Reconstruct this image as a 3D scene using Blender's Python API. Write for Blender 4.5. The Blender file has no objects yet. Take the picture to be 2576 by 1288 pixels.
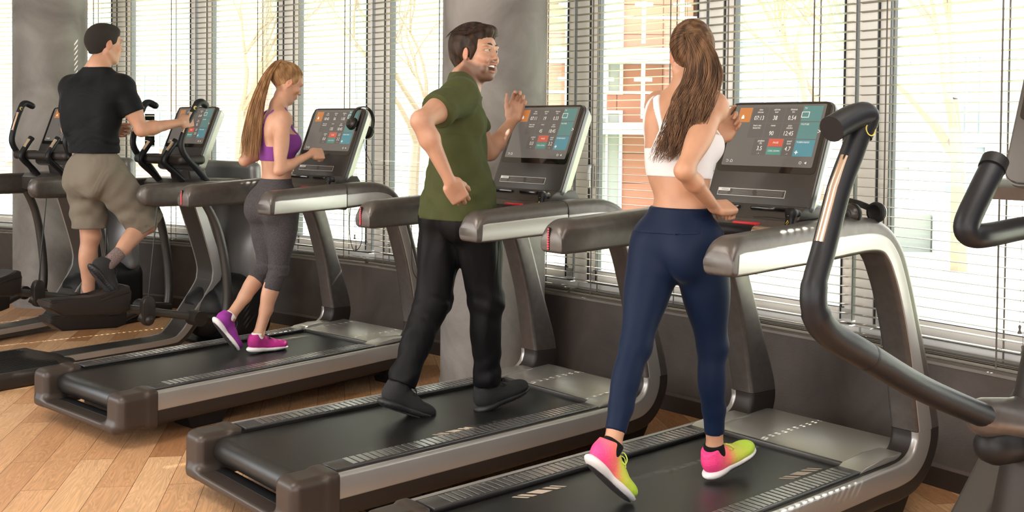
import bpy, bmesh, math, random
import numpy as np
from mathutils import Vector, Matrix, Quaternion, noise
random.seed(7)
S = bpy.context.scene
C = S.collection

# ------------------------------------------------------------------ camera
F_PX, CAM_H, PITCH, ROLL = 2650.0, 1.5, 0.0243, 0.0095
def _axes():
    F = Vector((0, math.cos(PITCH), -math.sin(PITCH))); U0 = Vector((0, math.sin(PITCH), math.cos(PITCH))); R0 = Vector((1, 0, 0))
    return F, R0*math.cos(ROLL)+U0*math.sin(ROLL), U0*math.cos(ROLL)-R0*math.sin(ROLL)
_F, _R, _U = _axes()
cd = bpy.data.cameras.new('camera'); cam = bpy.data.objects.new('camera', cd); C.objects.link(cam)
cd.sensor_width = 36; cd.lens = F_PX/2576*36; cd.shift_y = -(644-392)/2576; cd.clip_start = .05; cd.clip_end = 400
M = Matrix.Identity(4)
for i in range(3):
    M[i][0] = _R[i]; M[i][1] = _U[i]; M[i][2] = -_F[i]
M[2][3] = CAM_H
cam.matrix_world = M
S.camera = cam
S.view_settings.view_transform = 'Standard'; S.view_settings.look = 'None'; S.view_settings.gamma = 1
S.view_settings.use_curve_mapping = False; S.view_settings.exposure = -0.27
S.cycles.max_bounces = 8; S.cycles.diffuse_bounces = 3; S.cycles.glossy_bounces = 3; S.cycles.transparent_max_bounces = 12
S.cycles.sample_clamp_indirect = 4; S.cycles.caustics_reflective = False; S.cycles.caustics_refractive = False

# ------------------------------------------------------------------ light
w = bpy.data.worlds.new('sky'); S.world = w; w.use_nodes = True
nt = w.node_tree; bg = nt.nodes['Background']
tc = nt.nodes.new('ShaderNodeTexCoord'); sep = nt.nodes.new('ShaderNodeSeparateXYZ'); cr = nt.nodes.new('ShaderNodeValToRGB')
nt.links.new(tc.outputs['Generated'], sep.inputs[0]); nt.links.new(sep.outputs['Z'], cr.inputs[0]); nt.links.new(cr.outputs[0], bg.inputs[0])
cr.color_ramp.elements[0].position = 0.0; cr.color_ramp.elements[0].color = (1, .96, .90, 1)
cr.color_ramp.elements[1].position = .6; cr.color_ramp.elements[1].color = (.86, .93, 1, 1)
bg.inputs[1].default_value = 8.0
sd = bpy.data.lights.new('sun', 'SUN'); sun = bpy.data.objects.new('sun', sd); C.objects.link(sun)
sd.energy = 45.0; sd.angle = math.radians(.53); sd.color = (1, .92, .8)
SUN_AZ, SUN_EL = math.radians(38), math.radians(47)
sun_dir = Vector((math.cos(SUN_AZ)*math.cos(SUN_EL), math.sin(SUN_AZ)*math.cos(SUN_EL), math.sin(SUN_EL)))
sun.rotation_euler = sun_dir.to_track_quat('Z', 'Y').to_euler(); sun.location = (6, 8, 8)
def overhead_fill_light(x, y, sx, sy, e, col=(1, .95, .88)):
    l = bpy.data.lights.new('fill_lamp', 'AREA'); l.shape = 'RECTANGLE'; l.size = sx; l.size_y = sy; l.energy = e; l.color = col
    o = bpy.data.objects.new('fill_lamp_light', l); C.objects.link(o); o.location = (x, y, 3.13); return o
for (x, y, e) in ((-2.6, 3.0, 95), (1.4, 1.4, 50), (-.6, -.8, 90)):  # fill lamps added out of view overhead to brighten the room
    overhead_fill_light(x, y, 1.5, 1.5, e)

# ------------------------------------------------------------------ helpers
def tag(o, label=None, cat=None, group=None, kind=None):
    if label: o['label'] = label
    if cat: o['category'] = cat
    if group: o['group'] = group
    if kind: o['kind'] = kind
    return o
def empty(name, loc=(0, 0, 0), rz=0, label=None, cat=None, group=None, kind=None):
    o = bpy.data.objects.new(name, None); C.objects.link(o); o.location = loc; o.rotation_euler = (0, 0, rz); o.empty_display_size = .1
    return tag(o, label, cat, group, kind)
def mesh_obj(name, me, mat, parent=None, smooth=True, auto=None):
    o = bpy.data.objects.new(name, me); C.objects.link(o)
    for m_ in (mat if isinstance(mat, (list, tuple)) else [mat]):
        me.materials.append(m_)
    if parent is not None: o.parent = parent
    if smooth:
        me.polygons.foreach_set('use_smooth', [True]*len(me.polygons))
        if auto is not None:
            try: me.set_sharp_from_angle(angle=math.radians(auto))
            except Exception: pass
    return o
def obj(name, bm, mat, parent=None, smooth=True, auto=35):
    me = bpy.data.meshes.new(name)
    bmesh.ops.recalc_face_normals(bm, faces=bm.faces[:])
    bm.to_mesh(me); bm.free()
    return mesh_obj(name, me, mat, parent, smooth, auto)
def raw_mesh(name, v, f):
    me = bpy.data.meshes.new(name)
    v = np.asarray(v, dtype=np.float32)
    me.vertices.add(len(v)); me.vertices.foreach_set('co', v.ravel())
    if isinstance(f, np.ndarray):
        n, k = f.shape
        me.loops.add(n*k); me.loops.foreach_set('vertex_index', f.astype(np.int32).ravel())
        me.polygons.add(n); me.polygons.foreach_set('loop_start', np.arange(0, n*k, k, dtype=np.int32))
        me.update(calc_edges=True)
    else:
        me = bpy.data.meshes.new(name); me.from_pydata([tuple(x) for x in v], [], f); me.update()
    return me
def box(bm, c, s, bev=0, rot=None, seg=2):
    m_ = Matrix.Translation(c)
    if rot is not None: m_ = m_ @ (rot.to_4x4() if hasattr(rot, 'to_4x4') else rot)
    r = bmesh.ops.create_cube(bm, size=1, matrix=m_ @ Matrix.Diagonal((s[0], s[1], s[2], 1)))
    if bev > 0:
        es = set()
        for v in r['verts']:
            for e in v.link_edges: es.add(e)
        bmesh.ops.bevel(bm, geom=list(es), offset=bev, segments=seg, affect='EDGES', profile=.5)
    return bm
def loft(bm, rings, cap=True, closed=False):
    vs = [[bm.verts.new(p) for p in r] for r in rings]
    n = len(vs[0])
    rr = range(len(vs)) if closed else range(len(vs)-1)
    for i in rr:
        a, b = vs[i], vs[(i+1) % len(vs)]
        for j in range(n):
            try: bm.faces.new((a[j], a[(j+1) % n], b[(j+1) % n], b[j]))
            except ValueError: pass
    if cap and not closed:
        try: bm.faces.new(vs[0][::-1])
        except ValueError: pass
        try: bm.faces.new(vs[-1])
        except ValueError: pass
    return vs
def smooth_path(pts, per=8, closed=False):
    """Catmull-Rom through points (any dimension tuples)"""
    P = [np.array(p, float) for p in pts]; out = []
    n = len(P)
    for i in range(n-1):
        p0 = P[max(i-1, 0)]; p1 = P[i]; p2 = P[i+1]; p3 = P[min(i+2, n-1)]
        for k in range(per):
            t = k/per
            out.append(.5*((2*p1)+(-p0+p2)*t+(2*p0-5*p1+4*p2-p3)*t*t+(-p0+3*p1-3*p2+p3)*t**3))
    out.append(P[-1]); return out
def tube(bm, pts, r, n=12, ratio=1.0, caps=True, up=None, rounded=False):
    """tube through points; r a number or list; ratio squashes second axis"""
    P = [Vector(p[:3]) for p in pts]; R = r if isinstance(r, (list, tuple)) else [r]*len(P)
    rings = []; prev = None
    for i, p in enumerate(P):
        t = (P[min(i+1, len(P)-1)]-P[max(i-1, 0)])
        if t.length < 1e-9: t = Vector((0, 0, 1))
        t.normalize()
        if prev is None:
            u = Vector(up) if up else (Vector((0, 0, 1)) if abs(t.z) < .9 else Vector((1, 0, 0)))
            a = (u-t*u.dot(t)).normalized()
        else:
            a = (prev-t*prev.dot(t)).normalized()
        prev = a; b = t.cross(a)
        rings.append((p, a, b, R[i], t))
    out = []
    def ring(p, a, b, rr): return [p+a*math.cos(2*math.pi*k/n)*rr+b*math.sin(2*math.pi*k/n)*rr*ratio for k in range(n)]
    if rounded:
        p, a, b, rr, t = rings[0]
        for q in (.15, .5, .8): out.append(ring(p-t*rr*math.sqrt(max(0, 1-q*q)), a, b, rr*q))
    for p, a, b, rr, t in rings: out.append(ring(p, a, b, rr))
    if rounded:
        p, a, b, rr, t = rings[-1]
        for q in (.8, .5, .15): out.append(ring(p+t*rr*math.sqrt(max(0, 1-q*q)), a, b, rr*q))
    loft(bm, out, cap=caps); return bm
def prism(bm, poly, y0, y1, bev=0):
    """poly = list of (x,z), extruded along y"""
    a = [bm.verts.new((x, y0, z)) for x, z in poly]; b = [bm.verts.new((x, y1, z)) for x, z in poly]
    fs = [bm.faces.new(a[::-1]), bm.faces.new(b)]
    n = len(poly)
    for i in range(n): fs.append(bm.faces.new((a[i], a[(i+1) % n], b[(i+1) % n], b[i])))
    if bev > 0:
        es = [e for e in set(e for f in fs[:2] for e in f.edges)]
        bmesh.ops.bevel(bm, geom=es, offset=bev, segments=3, affect='EDGES', profile=.5)
    return bm
def rrect(w, h, r, n=5):
    """rounded rectangle outline centred on 0"""
    out = []
    for cx, cy, a0 in ((w/2-r, h/2-r, 0), (-w/2+r, h/2-r, 90), (-w/2+r, -h/2+r, 180), (w/2-r, -h/2+r, 270)):
        for k in range(n+1):
            a = math.radians(a0+90*k/n); out.append((cx+r*math.cos(a), cy+r*math.sin(a)))
    return out
def lathe(bm, prof, n=24, mat=None):
    """prof = (r,z) list"""
    rings = [[Vector((r*math.cos(2*math.pi*k/n), r*math.sin(2*math.pi*k/n), z)) for k in range(n)] for r, z in prof]
    if mat is not None: rings = [[mat @ p for p in r] for r in rings]
    loft(bm, rings); return bm
def copy_tree(o, parent=None):
    c = o.copy(); C.objects.link(c); c.parent = parent
    for ch in o.children: copy_tree(ch, c)
    return c

# ------------------------------------------------------------------ materials
MATS = {}
def mat(name, col, rough=.5, metal=0, spec=.5, bump=None, var=None, emit=None, coat=0, sheen=0, sss=0, alpha=None):
    """bump=(scale,strength[,stretch]) noise bump; var=(scale,amount) brightness noise"""
    if name in MATS: return MATS[name]
    m = bpy.data.materials.new(name); m.use_nodes = True; t = m.node_tree; b = t.nodes['Principled BSDF']
    b.inputs['Base Color'].default_value = (*col, 1); b.inputs['Roughness'].default_value = rough; b.inputs['Metallic'].default_value = metal
    b.inputs['Specular IOR Level'].default_value = spec
    if coat: b.inputs['Coat Weight'].default_value = coat; b.inputs['Coat Roughness'].default_value = .15
    if sheen: b.inputs['Sheen Weight'].default_value = sheen; b.inputs['Sheen Roughness'].default_value = .4
    if sss:
        b.inputs['Subsurface Weight'].default_value = sss; b.inputs['Subsurface Radius'].default_value = (.012, .005, .003); b.inputs['Subsurface Scale'].default_value = 1
    if emit: b.inputs['Emission Color'].default_value = (*emit[0], 1); b.inputs['Emission Strength'].default_value = emit[1]
    tcn = None
    def coords():
        nonlocal tcn
        if tcn is None: tcn = t.nodes.new('ShaderNodeTexCoord')
        return tcn.outputs['Object']
    if bump:
        n = t.nodes.new('ShaderNodeTexNoise'); n.inputs['Scale'].default_value = bump[0]; n.inputs['Detail'].default_value = 4
        if len(bump) > 2:
            mp = t.nodes.new('ShaderNodeMapping'); mp.inputs['Scale'].default_value = bump[2]
            t.links.new(coords(), mp.inputs[0]); t.links.new(mp.outputs[0], n.inputs['Vector'])
        else: t.links.new(coords(), n.inputs['Vector'])
        bp = t.nodes.new('ShaderNodeBump'); bp.inputs['Strength'].default_value = bump[1]; bp.inputs['Distance'].default_value = .01
        t.links.new(n.outputs['Fac'], bp.inputs['Height']); t.links.new(bp.outputs[0], b.inputs['Normal'])
    if var:
        n = t.nodes.new('ShaderNodeTexNoise'); n.inputs['Scale'].default_value = var[0]; n.inputs['Detail'].default_value = 5
        t.links.new(coords(), n.inputs['Vector'])
        r = t.nodes.new('ShaderNodeValToRGB'); a = var[1]
        r.color_ramp.elements[0].position = .3; r.color_ramp.elements[1].position = .7
        r.color_ramp.elements[0].color = (*[c*(1-a) for c in col], 1); r.color_ramp.elements[1].color = (*[min(1, c*(1+a)) for c in col], 1)
        t.links.new(n.outputs['Fac'], r.inputs[0]); t.links.new(r.outputs[0], b.inputs['Base Color'])
    MATS[name] = m; return m
bronze = mat('bronze_plastic', (.11, .098, .092), .34, .5, var=(30, .12), bump=(900, .03))
bronze_d = mat('dark_bronze_plastic', (.020, .015, .013), .5, .1)
bronze_l = mat('satin_bronze_metal', (.46, .44, .42), .34, .7, bump=(700, .02))
silver = mat('satin_silver', (.42, .41, .40), .32, .6, bump=(700, .015))
bronze_c = mat('matte_bronze_cap', (.050, .038, .032), .40, .3)
silver_l = mat('pale_silver_inlay', (.56, .57, .54), .28, .55, spec=.6)
blackp = mat('black_plastic', (.008, .008, .009), .5, spec=.3)
blackg = mat('black_rubber_grip', (.008, .009, .012), .42, spec=.3, bump=(400, .05))
beltm = mat('belt_rubber', (.012, .012, .012), .33, bump=(1500, .10), var=(6, .15))
ribm = mat('foot_rail_metal', (.30, .30, .30), .26, .85)
chrome = mat('chrome', (.75, .62, .52), .15, 1)
gummetal = mat('gunmetal_paint', (.075, .07, .066), .38, .5)
glossb = mat('black_glass', (.006, .006, .006), .06, coat=.6)
white_t = mat('white_print', (.75, .75, .72), .5)
cable_m = mat('black_cable', (.008, .008, .008), .4)
red_led = mat('red_led', (.5, .01, .02), .4, emit=((1, .05, .06), 3))
# ------------------------------------------------------------------ implicit surface sculpting (numpy)
def v3(*a): return np.array(a, float)
def basis(d, up=(0, 0, 1)):
    """rotation matrix whose columns are (x=d, y, z)"""
    x = np.array(d, float); x /= np.linalg.norm(x); u = np.array(up, float)
    if abs(x@u) > .98: u = v3(0, 1, 0) if abs(x[1]) < .9 else v3(1, 0, 0)
    y = np.cross(u, x); y /= np.linalg.norm(y); z = np.cross(x, y); return np.stack([x, y, z], 1)
class Field:
    def __init__(s, lo, hi, h=.005):
        s.lo = np.array(lo, float); s.h = h; s.n = np.ceil((np.array(hi, float)-s.lo)/h).astype(int)+1
        s.a = np.full(s.n, 1.0, np.float32)
    def sub(s, lo, hi):
        i0 = np.clip(np.floor((np.array(lo)-s.lo)/s.h).astype(int), 0, s.n-1); i1 = np.clip(np.ceil((np.array(hi)-s.lo)/s.h).astype(int)+1, 1, s.n)
        if (i1 <= i0).any(): return None, None
        sl = tuple(slice(a, b) for a, b in zip(i0, i1))
        ax = [(s.lo[k]+s.h*np.arange(i0[k], i1[k])).astype(np.float32) for k in range(3)]
        return sl, (ax[0][:, None, None], ax[1][None, :, None], ax[2][None, None, :])
    def put(s, d, sl, k, op):
        A = s.a[sl]
        if op == 'u':
            if k > 0:
                h = np.maximum(k-np.abs(A-d), 0)/k; s.a[sl] = np.minimum(A, d)-h*h*k*.25
            else: s.a[sl] = np.minimum(A, d)
        elif op == 's':
            d = -d
            if k > 0:
                h = np.maximum(k-np.abs(A-d), 0)/k; s.a[sl] = np.maximum(A, d)+h*h*k*.25
            else: s.a[sl] = np.maximum(A, d)
        elif op == 'i': s.a[sl] = np.maximum(A, d)
    def cone(s, a, b, ra, rb, k=.015, op='u', sq=None, up=(0, 0, 1)):
        """tapered capsule; sq=(scale) squashes along the up-ish axis"""
        a = np.array(a, float); b = np.array(b, float); m = max(ra, rb)+k+.012
        sl, X = s.sub(np.minimum(a, b)-m, np.maximum(a, b)+m)
        if sl is None: return s
        d = b-a; L2 = max(d@d, 1e-9); px, py, pz = X[0]-a[0], X[1]-a[1], X[2]-a[2]
        t = np.clip((px*d[0]+py*d[1]+pz*d[2])/L2, 0, 1)
        qx, qy, qz = px-t*d[0], py-t*d[1], pz-t*d[2]
        if sq is not None:
            u = np.array(up, float); dn = d/np.sqrt(L2); u -= dn*(u@dn); u /= np.linalg.norm(u)
            c = (qx*u[0]+qy*u[1]+qz*u[2])*(1/sq-1); qx, qy, qz = qx+c*u[0], qy+c*u[1], qz+c*u[2]
        D = np.sqrt(qx*qx+qy*qy+qz*qz)-(ra+(rb-ra)*t)
        s.put(D.astype(np.float32), sl, k, op); return s
    def ell(s, c, r, R=None, k=.02, op='u'):
        c = np.array(c, float); r = np.array(r, float); R = np.eye(3) if R is None else R
        ext = np.sqrt(((R*r)**2).sum(1))+k+.012; sl, X = s.sub(c-ext, c+ext)
        if sl is None: return s
        p = [X[i]-c[i] for i in range(3)]
        q = [p[0]*R[0, j]+p[1]*R[1, j]+p[2]*R[2, j] for j in range(3)]
        k0 = np.sqrt(sum((q[j]/r[j])**2 for j in range(3))); k1 = np.sqrt(sum((q[j]/r[j]**2)**2 for j in range(3)))
        D = k0*(k0-1)/np.maximum(k1, 1e-6)
        s.put(D.astype(np.float32), sl, k, op); return s
    def box(s, c, hs, R=None, r=.005, k=.01, op='u'):
        c = np.array(c, float); hs = np.array(hs, float)-r; R = np.eye(3) if R is None else R
        ext = np.abs(R*(hs+r)).sum(1)+k+.012; sl, X = s.sub(c-ext, c+ext)
        if sl is None: return s
        p = [X[i]-c[i] for i in range(3)]
        q = [np.abs(p[0]*R[0, j]+p[1]*R[1, j]+p[2]*R[2, j])-hs[j] for j in range(3)]
        D = np.sqrt(sum(np.maximum(x, 0)**2 for x in q))+np.minimum(np.maximum(np.maximum(q[0], q[1]), q[2]), 0)-r
        s.put(D.astype(np.float32), sl, k, op); return s
    def cut(s, p, n, lo=None, hi=None):
        """remove what lies on the +n side of the plane"""
        p = np.array(p, float); n = np.array(n, float); n /= np.linalg.norm(n)
        sl, X = s.sub(s.lo if lo is None else lo, s.lo+s.n*s.h if hi is None else hi)
        D = (X[0]-p[0])*n[0]+(X[1]-p[1])*n[1]+(X[2]-p[2])*n[2]
        s.a[sl] = np.maximum(s.a[sl], D.astype(np.float32)); return s
    def wave(s, fn, lo=None, hi=None):
        sl, X = s.sub(s.lo if lo is None else lo, s.lo+s.n*s.h if hi is None else hi)
        s.a[sl] = s.a[sl]+fn(*X).astype(np.float32); return s
    def mesh(s, iters=2):
        """surface nets"""
        A = s.a; A = A.copy(); A[0] = A[-1] = 1; A[:, 0] = A[:, -1] = 1; A[:, :, 0] = A[:, :, -1] = 1
        N = A < 0; n = np.array(A.shape)
        c = np.zeros(n-1, np.int8)
        for i in (0, 1):
            for j in (0, 1):
                for k in (0, 1): c += N[i:n[0]-1+i, j:n[1]-1+j, k:n[2]-1+k]
        act = np.argwhere((c > 0) & (c < 8)); idx = np.full(n-1, -1, np.int32); idx[tuple(act.T)] = np.arange(len(act))
        acc = np.zeros((len(act), 3)); cnt = np.zeros(len(act))
        corners = [(i, j, k) for i in (0, 1) for j in (0, 1) for k in (0, 1)]
        vals = {q: A[act[:, 0]+q[0], act[:, 1]+q[1], act[:, 2]+q[2]] for q in corners}
        for q in corners:
            for ax in range(3):
                if q[ax] == 0:
                    q2 = list(q); q2[ax] = 1; q2 = tuple(q2); a, b = vals[q], vals[q2]; m = (a < 0) != (b < 0)
                    t = np.where(m, a/np.where(m, a-b, 1), 0); P = np.array(q, float)[None].repeat(len(act), 0); P[:, ax] += t
                    acc[m] += P[m]; cnt[m] += 1
        P = act+acc/np.maximum(cnt, 1)[:, None]
        F = []
        for ax in range(3):
            o = [x for x in range(3) if x != ax]
            a = N; sl0 = [slice(1, n[k]-1) for k in range(3)]; sl1 = list(sl0); sl0[ax] = slice(0, n[ax]-1); sl1[ax] = slice(1, n[ax])
            f0 = a[tuple(sl0)]; f1 = a[tuple(sl1)]; E = np.argwhere(f0 != f1)
            fl = f0[tuple(E.T)]
            base = E.copy(); base[:, o[0]] += 1; base[:, o[1]] += 1
            def g(d0, d1):
                q = base.copy(); q[:, o[0]] -= d0; q[:, o[1]] -= d1; return idx[q[:, 0], q[:, 1], q[:, 2]]
            Q = np.stack([g(1, 1), g(0, 1), g(0, 0), g(1, 0)], 1)
            if ax == 1: fl = ~fl
            Q[~fl] = Q[~fl][:, ::-1]; F.append(Q)
        F = np.concatenate(F)
        P = s.lo+P*s.h
        # light smoothing
        for _ in range(iters):
            S_ = np.zeros_like(P); K = np.zeros(len(P))
            for a, b in ((0, 1), (1, 2), (2, 3), (3, 0)):
                np.add.at(S_, F[:, a], P[F[:, b]]); np.add.at(S_, F[:, b], P[F[:, a]]); np.add.at(K, F[:, a], 1); np.add.at(K, F[:, b], 1)
            P = P*.5+.5*S_/np.maximum(K, 1)[:, None]
        return P, F
def sdf_obj(name, fld, m_, parent=None, iters=2, off=None):
    P, F = fld.mesh(iters)
    if off is not None: P = P-np.array(off)
    return mesh_obj(name, raw_mesh(name, P, F), m_, parent)
# ------------------------------------------------------------------ room
V = [(-5.25, 9.86), (-4.35, 9.47), (-3.48, 9.06), (-2.67, 8.65), (-1.84, 8.10), (-1.07, 7.53), (-.37, 6.88), (.31, 6.23), (.965, 5.53), (1.54, 4.85), (2.08, 4.11), (2.55, 3.30), (2.95, 2.45)]
V = [Vector((x, y, 0)) for x, y in V]
SILL = .53
def vnorm(i):
    a = V[max(i-1, 0)]; b = V[min(i+1, len(V)-1)]; d = (b-a).normalized(); n = Vector((-d.y, d.x, 0)); return n   # outward
VN = [vnorm(i) for i in range(len(V))]
def strip(bm, o0, z0, o1, z1):
    """closed box-like band following the facade: offsets o0..o1 outward, heights z0..z1"""
    rings = []
    for i, v in enumerate(V):
        n = VN[i]; rings.append([v+n*o0+Vector((0, 0, z0)), v+n*o1+Vector((0, 0, z0)), v+n*o1+Vector((0, 0, z1)), v+n*o0+Vector((0, 0, z1))])
    loft(bm, rings); return bm

def plaster(name, c0, c1):
    m = bpy.data.materials.new(name); m.use_nodes = True; t = m.node_tree; b = t.nodes['Principled BSDF']
    tcn = t.nodes.new('ShaderNodeTexCoord'); n = t.nodes.new('ShaderNodeTexNoise'); n.inputs['Scale'].default_value = 2.2; n.inputs['Detail'].default_value = 7; n.inputs['Roughness'].default_value = .55; n.inputs['Distortion'].default_value = .6
    t.links.new(tcn.outputs['Object'], n.inputs['Vector'])
    r = t.nodes.new('ShaderNodeValToRGB'); r.color_ramp.elements[0].position = .35; r.color_ramp.elements[1].position = .68
    r.color_ramp.elements[0].color = (*c0, 1); r.color_ramp.elements[1].color = (*c1, 1)
    t.links.new(n.outputs['Fac'], r.inputs[0]); t.links.new(r.outputs[0], b.inputs['Base Color'])
    n2 = t.nodes.new('ShaderNodeTexNoise'); n2.inputs['Scale'].default_value = 120; n2.inputs['Detail'].default_value = 3; t.links.new(tcn.outputs['Object'], n2.inputs['Vector'])
    bp = t.nodes.new('ShaderNodeBump'); bp.inputs['Strength'].default_value = .25; bp.inputs['Distance'].default_value = .004
    t.links.new(n2.outputs['Fac'], bp.inputs['Height']); t.links.new(bp.outputs[0], b.inputs['Normal']); b.inputs['Roughness'].default_value = .62
    return m
wall_m = plaster('taupe_plaster', (.052, .041, .037), (.10, .083, .076))
col_m = plaster('grey_plaster', (.145, .13, .122), (.29, .278, .268))
sill_m = plaster('sill_concrete', (.16, .145, .135), (.24, .22, .205))
base_m = mat('baseboard_paint', (.028, .020, .016), .45)
base_t = mat('baseboard_top', (.11, .09, .08), .5)
frame_w = mat('white_window_frame', (.84, .83, .81), .35)
gasket = mat('window_gasket', (.02, .025, .03), .5)

bm = bmesh.new(); strip(bm, 0, 0, .22, SILL-.012); tag(obj('wall_front', bm, wall_m, smooth=False), kind='structure')
bm = bmesh.new(); strip(bm, -.004, SILL-.012, .22, SILL); tag(obj('trim_1', bm, sill_m, smooth=False), kind='structure')
bm = bmesh.new(); strip(bm, -.016, 0, .004, .085); o = tag(obj('baseboard_front', bm, base_m, smooth=False), kind='structure')
bm = bmesh.new(); strip(bm, -.016, .085, .002, .1); tag(obj('trim_2', bm, base_t, smooth=False), kind='structure')
bm = bmesh.new(); strip(bm, -.05, 3.0, .22, 3.3); tag(obj('trim_3', bm, wall_m, smooth=False), kind='structure')

# floor: oak planks laid diagonally
def wood():
    m = bpy.data.materials.new('oak_planks'); m.use_nodes = True; t = m.node_tree; b = t.nodes['Principled BSDF']; N = t.nodes.new; L = t.links.new
    tcn = N('ShaderNodeTexCoord'); mp = N('ShaderNodeMapping'); mp.inputs['Rotation'].default_value = (0, 0, -math.radians(99.35))
    L(tcn.outputs['Object'], mp.inputs[0])
    mp2 = N('ShaderNodeMapping'); mp2.inputs['Location'].default_value = (0.3, -.695-.147*3+20*.147, 0); L(mp.outputs[0], mp2.inputs[0])
    br = N('ShaderNodeTexBrick'); br.offset = .37; br.offset_frequency = 2; br.squash = 1
    br.inputs['Scale'].default_value = 1; br.inputs['Brick Width'].default_value = 1.05; br.inputs['Row Height'].default_value = .147
    br.inputs['Mortar Size'].default_value = .0012; br.inputs['Mortar Smooth'].default_value = .2; br.inputs['Bias'].default_value = 0
    br.inputs['Color1'].default_value = (0, 0, 0, 1); br.inputs['Color2'].default_value = (1, 1, 1, 1); br.inputs['Mortar'].default_value = (.5, .5, .5, 1)
    L(mp2.outputs[0], br.inputs['Vector'])
    # per plank offset for the grain
    add = N('ShaderNodeVectorMath'); add.operation = 'MULTIPLY_ADD'; add.inputs[1].default_value = (37, 11, 5)
    L(br.outputs['Color'], add.inputs[0]); L(mp2.outputs[0], add.inputs[2])
    g = N('ShaderNodeMapping'); g.inputs['Scale'].default_value = (1.3, 9, 1); L(add.outputs[0], g.inputs[0])
    n1 = N('ShaderNodeTexNoise'); n1.inputs['Scale'].default_value = 1.6; n1.inputs['Detail'].default_value = 2; n1.inputs['Distortion'].default_value = .5; L(g.outputs[0], n1.inputs['Vector'])
    mul = N('ShaderNodeMath'); mul.operation = 'MULTIPLY'; mul.inputs[1].default_value = 95; L(n1.outputs['Fac'], mul.inputs[0])
    sn = N('ShaderNodeMath'); sn.operation = 'SINE'; L(mul.outputs[0], sn.inputs[0])
    g2 = N('ShaderNodeMapping'); g2.inputs['Scale'].default_value = (4, 120, 1); L(add.outputs[0], g2.inputs[0])
    n2 = N('ShaderNodeTexNoise'); n2.inputs['Scale'].default_value = 1; n2.inputs['Detail'].default_value = 4; L(g2.outputs[0], n2.inputs['Vector'])
    # base colour per plank
    cr_ = N('ShaderNodeValToRGB'); e = cr_.color_ramp.elements
    e[0].position = 0; e[0].color = (.40, .19, .085, 1); e[1].position = 1; e[1].color = (.70, .43, .235, 1)
    x = cr_.color_ramp.elements.new(.35); x.color = (.57, .31, .155, 1)
    L(br.outputs['Color'], cr_.inputs[0])
    mr = N('ShaderNodeMapRange'); mr.inputs[1].default_value = -1; mr.inputs[2].default_value = 1; mr.inputs[3].default_value = .84; mr.inputs[4].default_value = 1.04; L(sn.outputs[0], mr.inputs[0])
    mr2 = N('ShaderNodeMapRange'); mr2.inputs[1].default_value = .3; mr2.inputs[2].default_value = .7; mr2.inputs[3].default_value = .86; mr2.inputs[4].default_value = 1.1; L(n2.outputs['Fac'], mr2.inputs[0])
    mm = N('ShaderNodeMath'); mm.operation = 'MULTIPLY'; L(mr.outputs[0], mm.inputs[0]); L(mr2.outputs[0], mm.inputs[1])
    mx = N('ShaderNodeVectorMath'); mx.operation = 'SCALE'; L(cr_.outputs[0], mx.inputs[0]); L(mm.outputs[0], mx.inputs['Scale'])
    mort = N('ShaderNodeMix'); mort.data_type = 'RGBA'; L(br.outputs['Fac'], mort.inputs[0]); L(mx.outputs[0], mort.inputs[6]); mort.inputs[7].default_value = (.09, .035, .015, 1)
    L(mort.outputs[2], b.inputs['Base Color'])
    b.inputs['Roughness'].default_value = .42
    bp = N('ShaderNodeBump'); bp.inputs['Strength'].default_value = .5; bp.inputs['Distance'].default_value = .002; bp.invert = True
    L(br.outputs['Fac'], bp.inputs['Height']); L(bp.outputs[0], b.inputs['Normal'])
    return m
floor_poly = [v+VN[i]*.1 for i, v in enumerate(V)] + [Vector((3.6, -2.8, 0)), Vector((-6.6, -2.8, 0)), Vector((-6.6, 9.9, 0))]
bm = bmesh.new(); top = [bm.verts.new(p) for p in floor_poly]; bot = [bm.verts.new(p-Vector((0, 0, .12))) for p in floor_poly]
bm.faces.new(top); bm.faces.new(bot[::-1])
for i in range(len(top)): bm.faces.new((top[i], bot[i], bot[(i+1) % len(top)], top[(i+1) % len(top)]))
tag(obj('floor', bm, wood(), smooth=False), kind='structure')
bm = bmesh.new(); cp = [Vector((p.x, p.y, 3.2)) for p in floor_poly]; top = [bm.verts.new(p) for p in cp]; bot = [bm.verts.new(p+Vector((0, 0, .15))) for p in cp]
bm.faces.new(top[::-1]); bm.faces.new(bot)
for i in range(len(top)): bm.faces.new((top[i], bot[i], bot[(i+1) % len(top)], top[(i+1) % len(top)]))
tag(obj('ceiling', bm, mat('ceiling_paint', (.72, .70, .67), .8), smooth=False), kind='structure')
for k, (x, y, e) in enumerate(((-2.6, 3.0, 0), (1.4, 1.4, 0), (-.6, -.8, 0))):  # panels that go with the added fill lamps
    r_ = empty('fill_lamp', (x, y, 3.15), 0, 'added square fill lamp, out of view, ' + ('over the ellipticals', 'over the near treadmill', 'behind the camera')[k], 'lamp')
    bm = bmesh.new(); box(bm, (0, 0, .025), (1.6, 1.6, .05), .01); obj('housing', bm, frame_w, r_)

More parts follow.
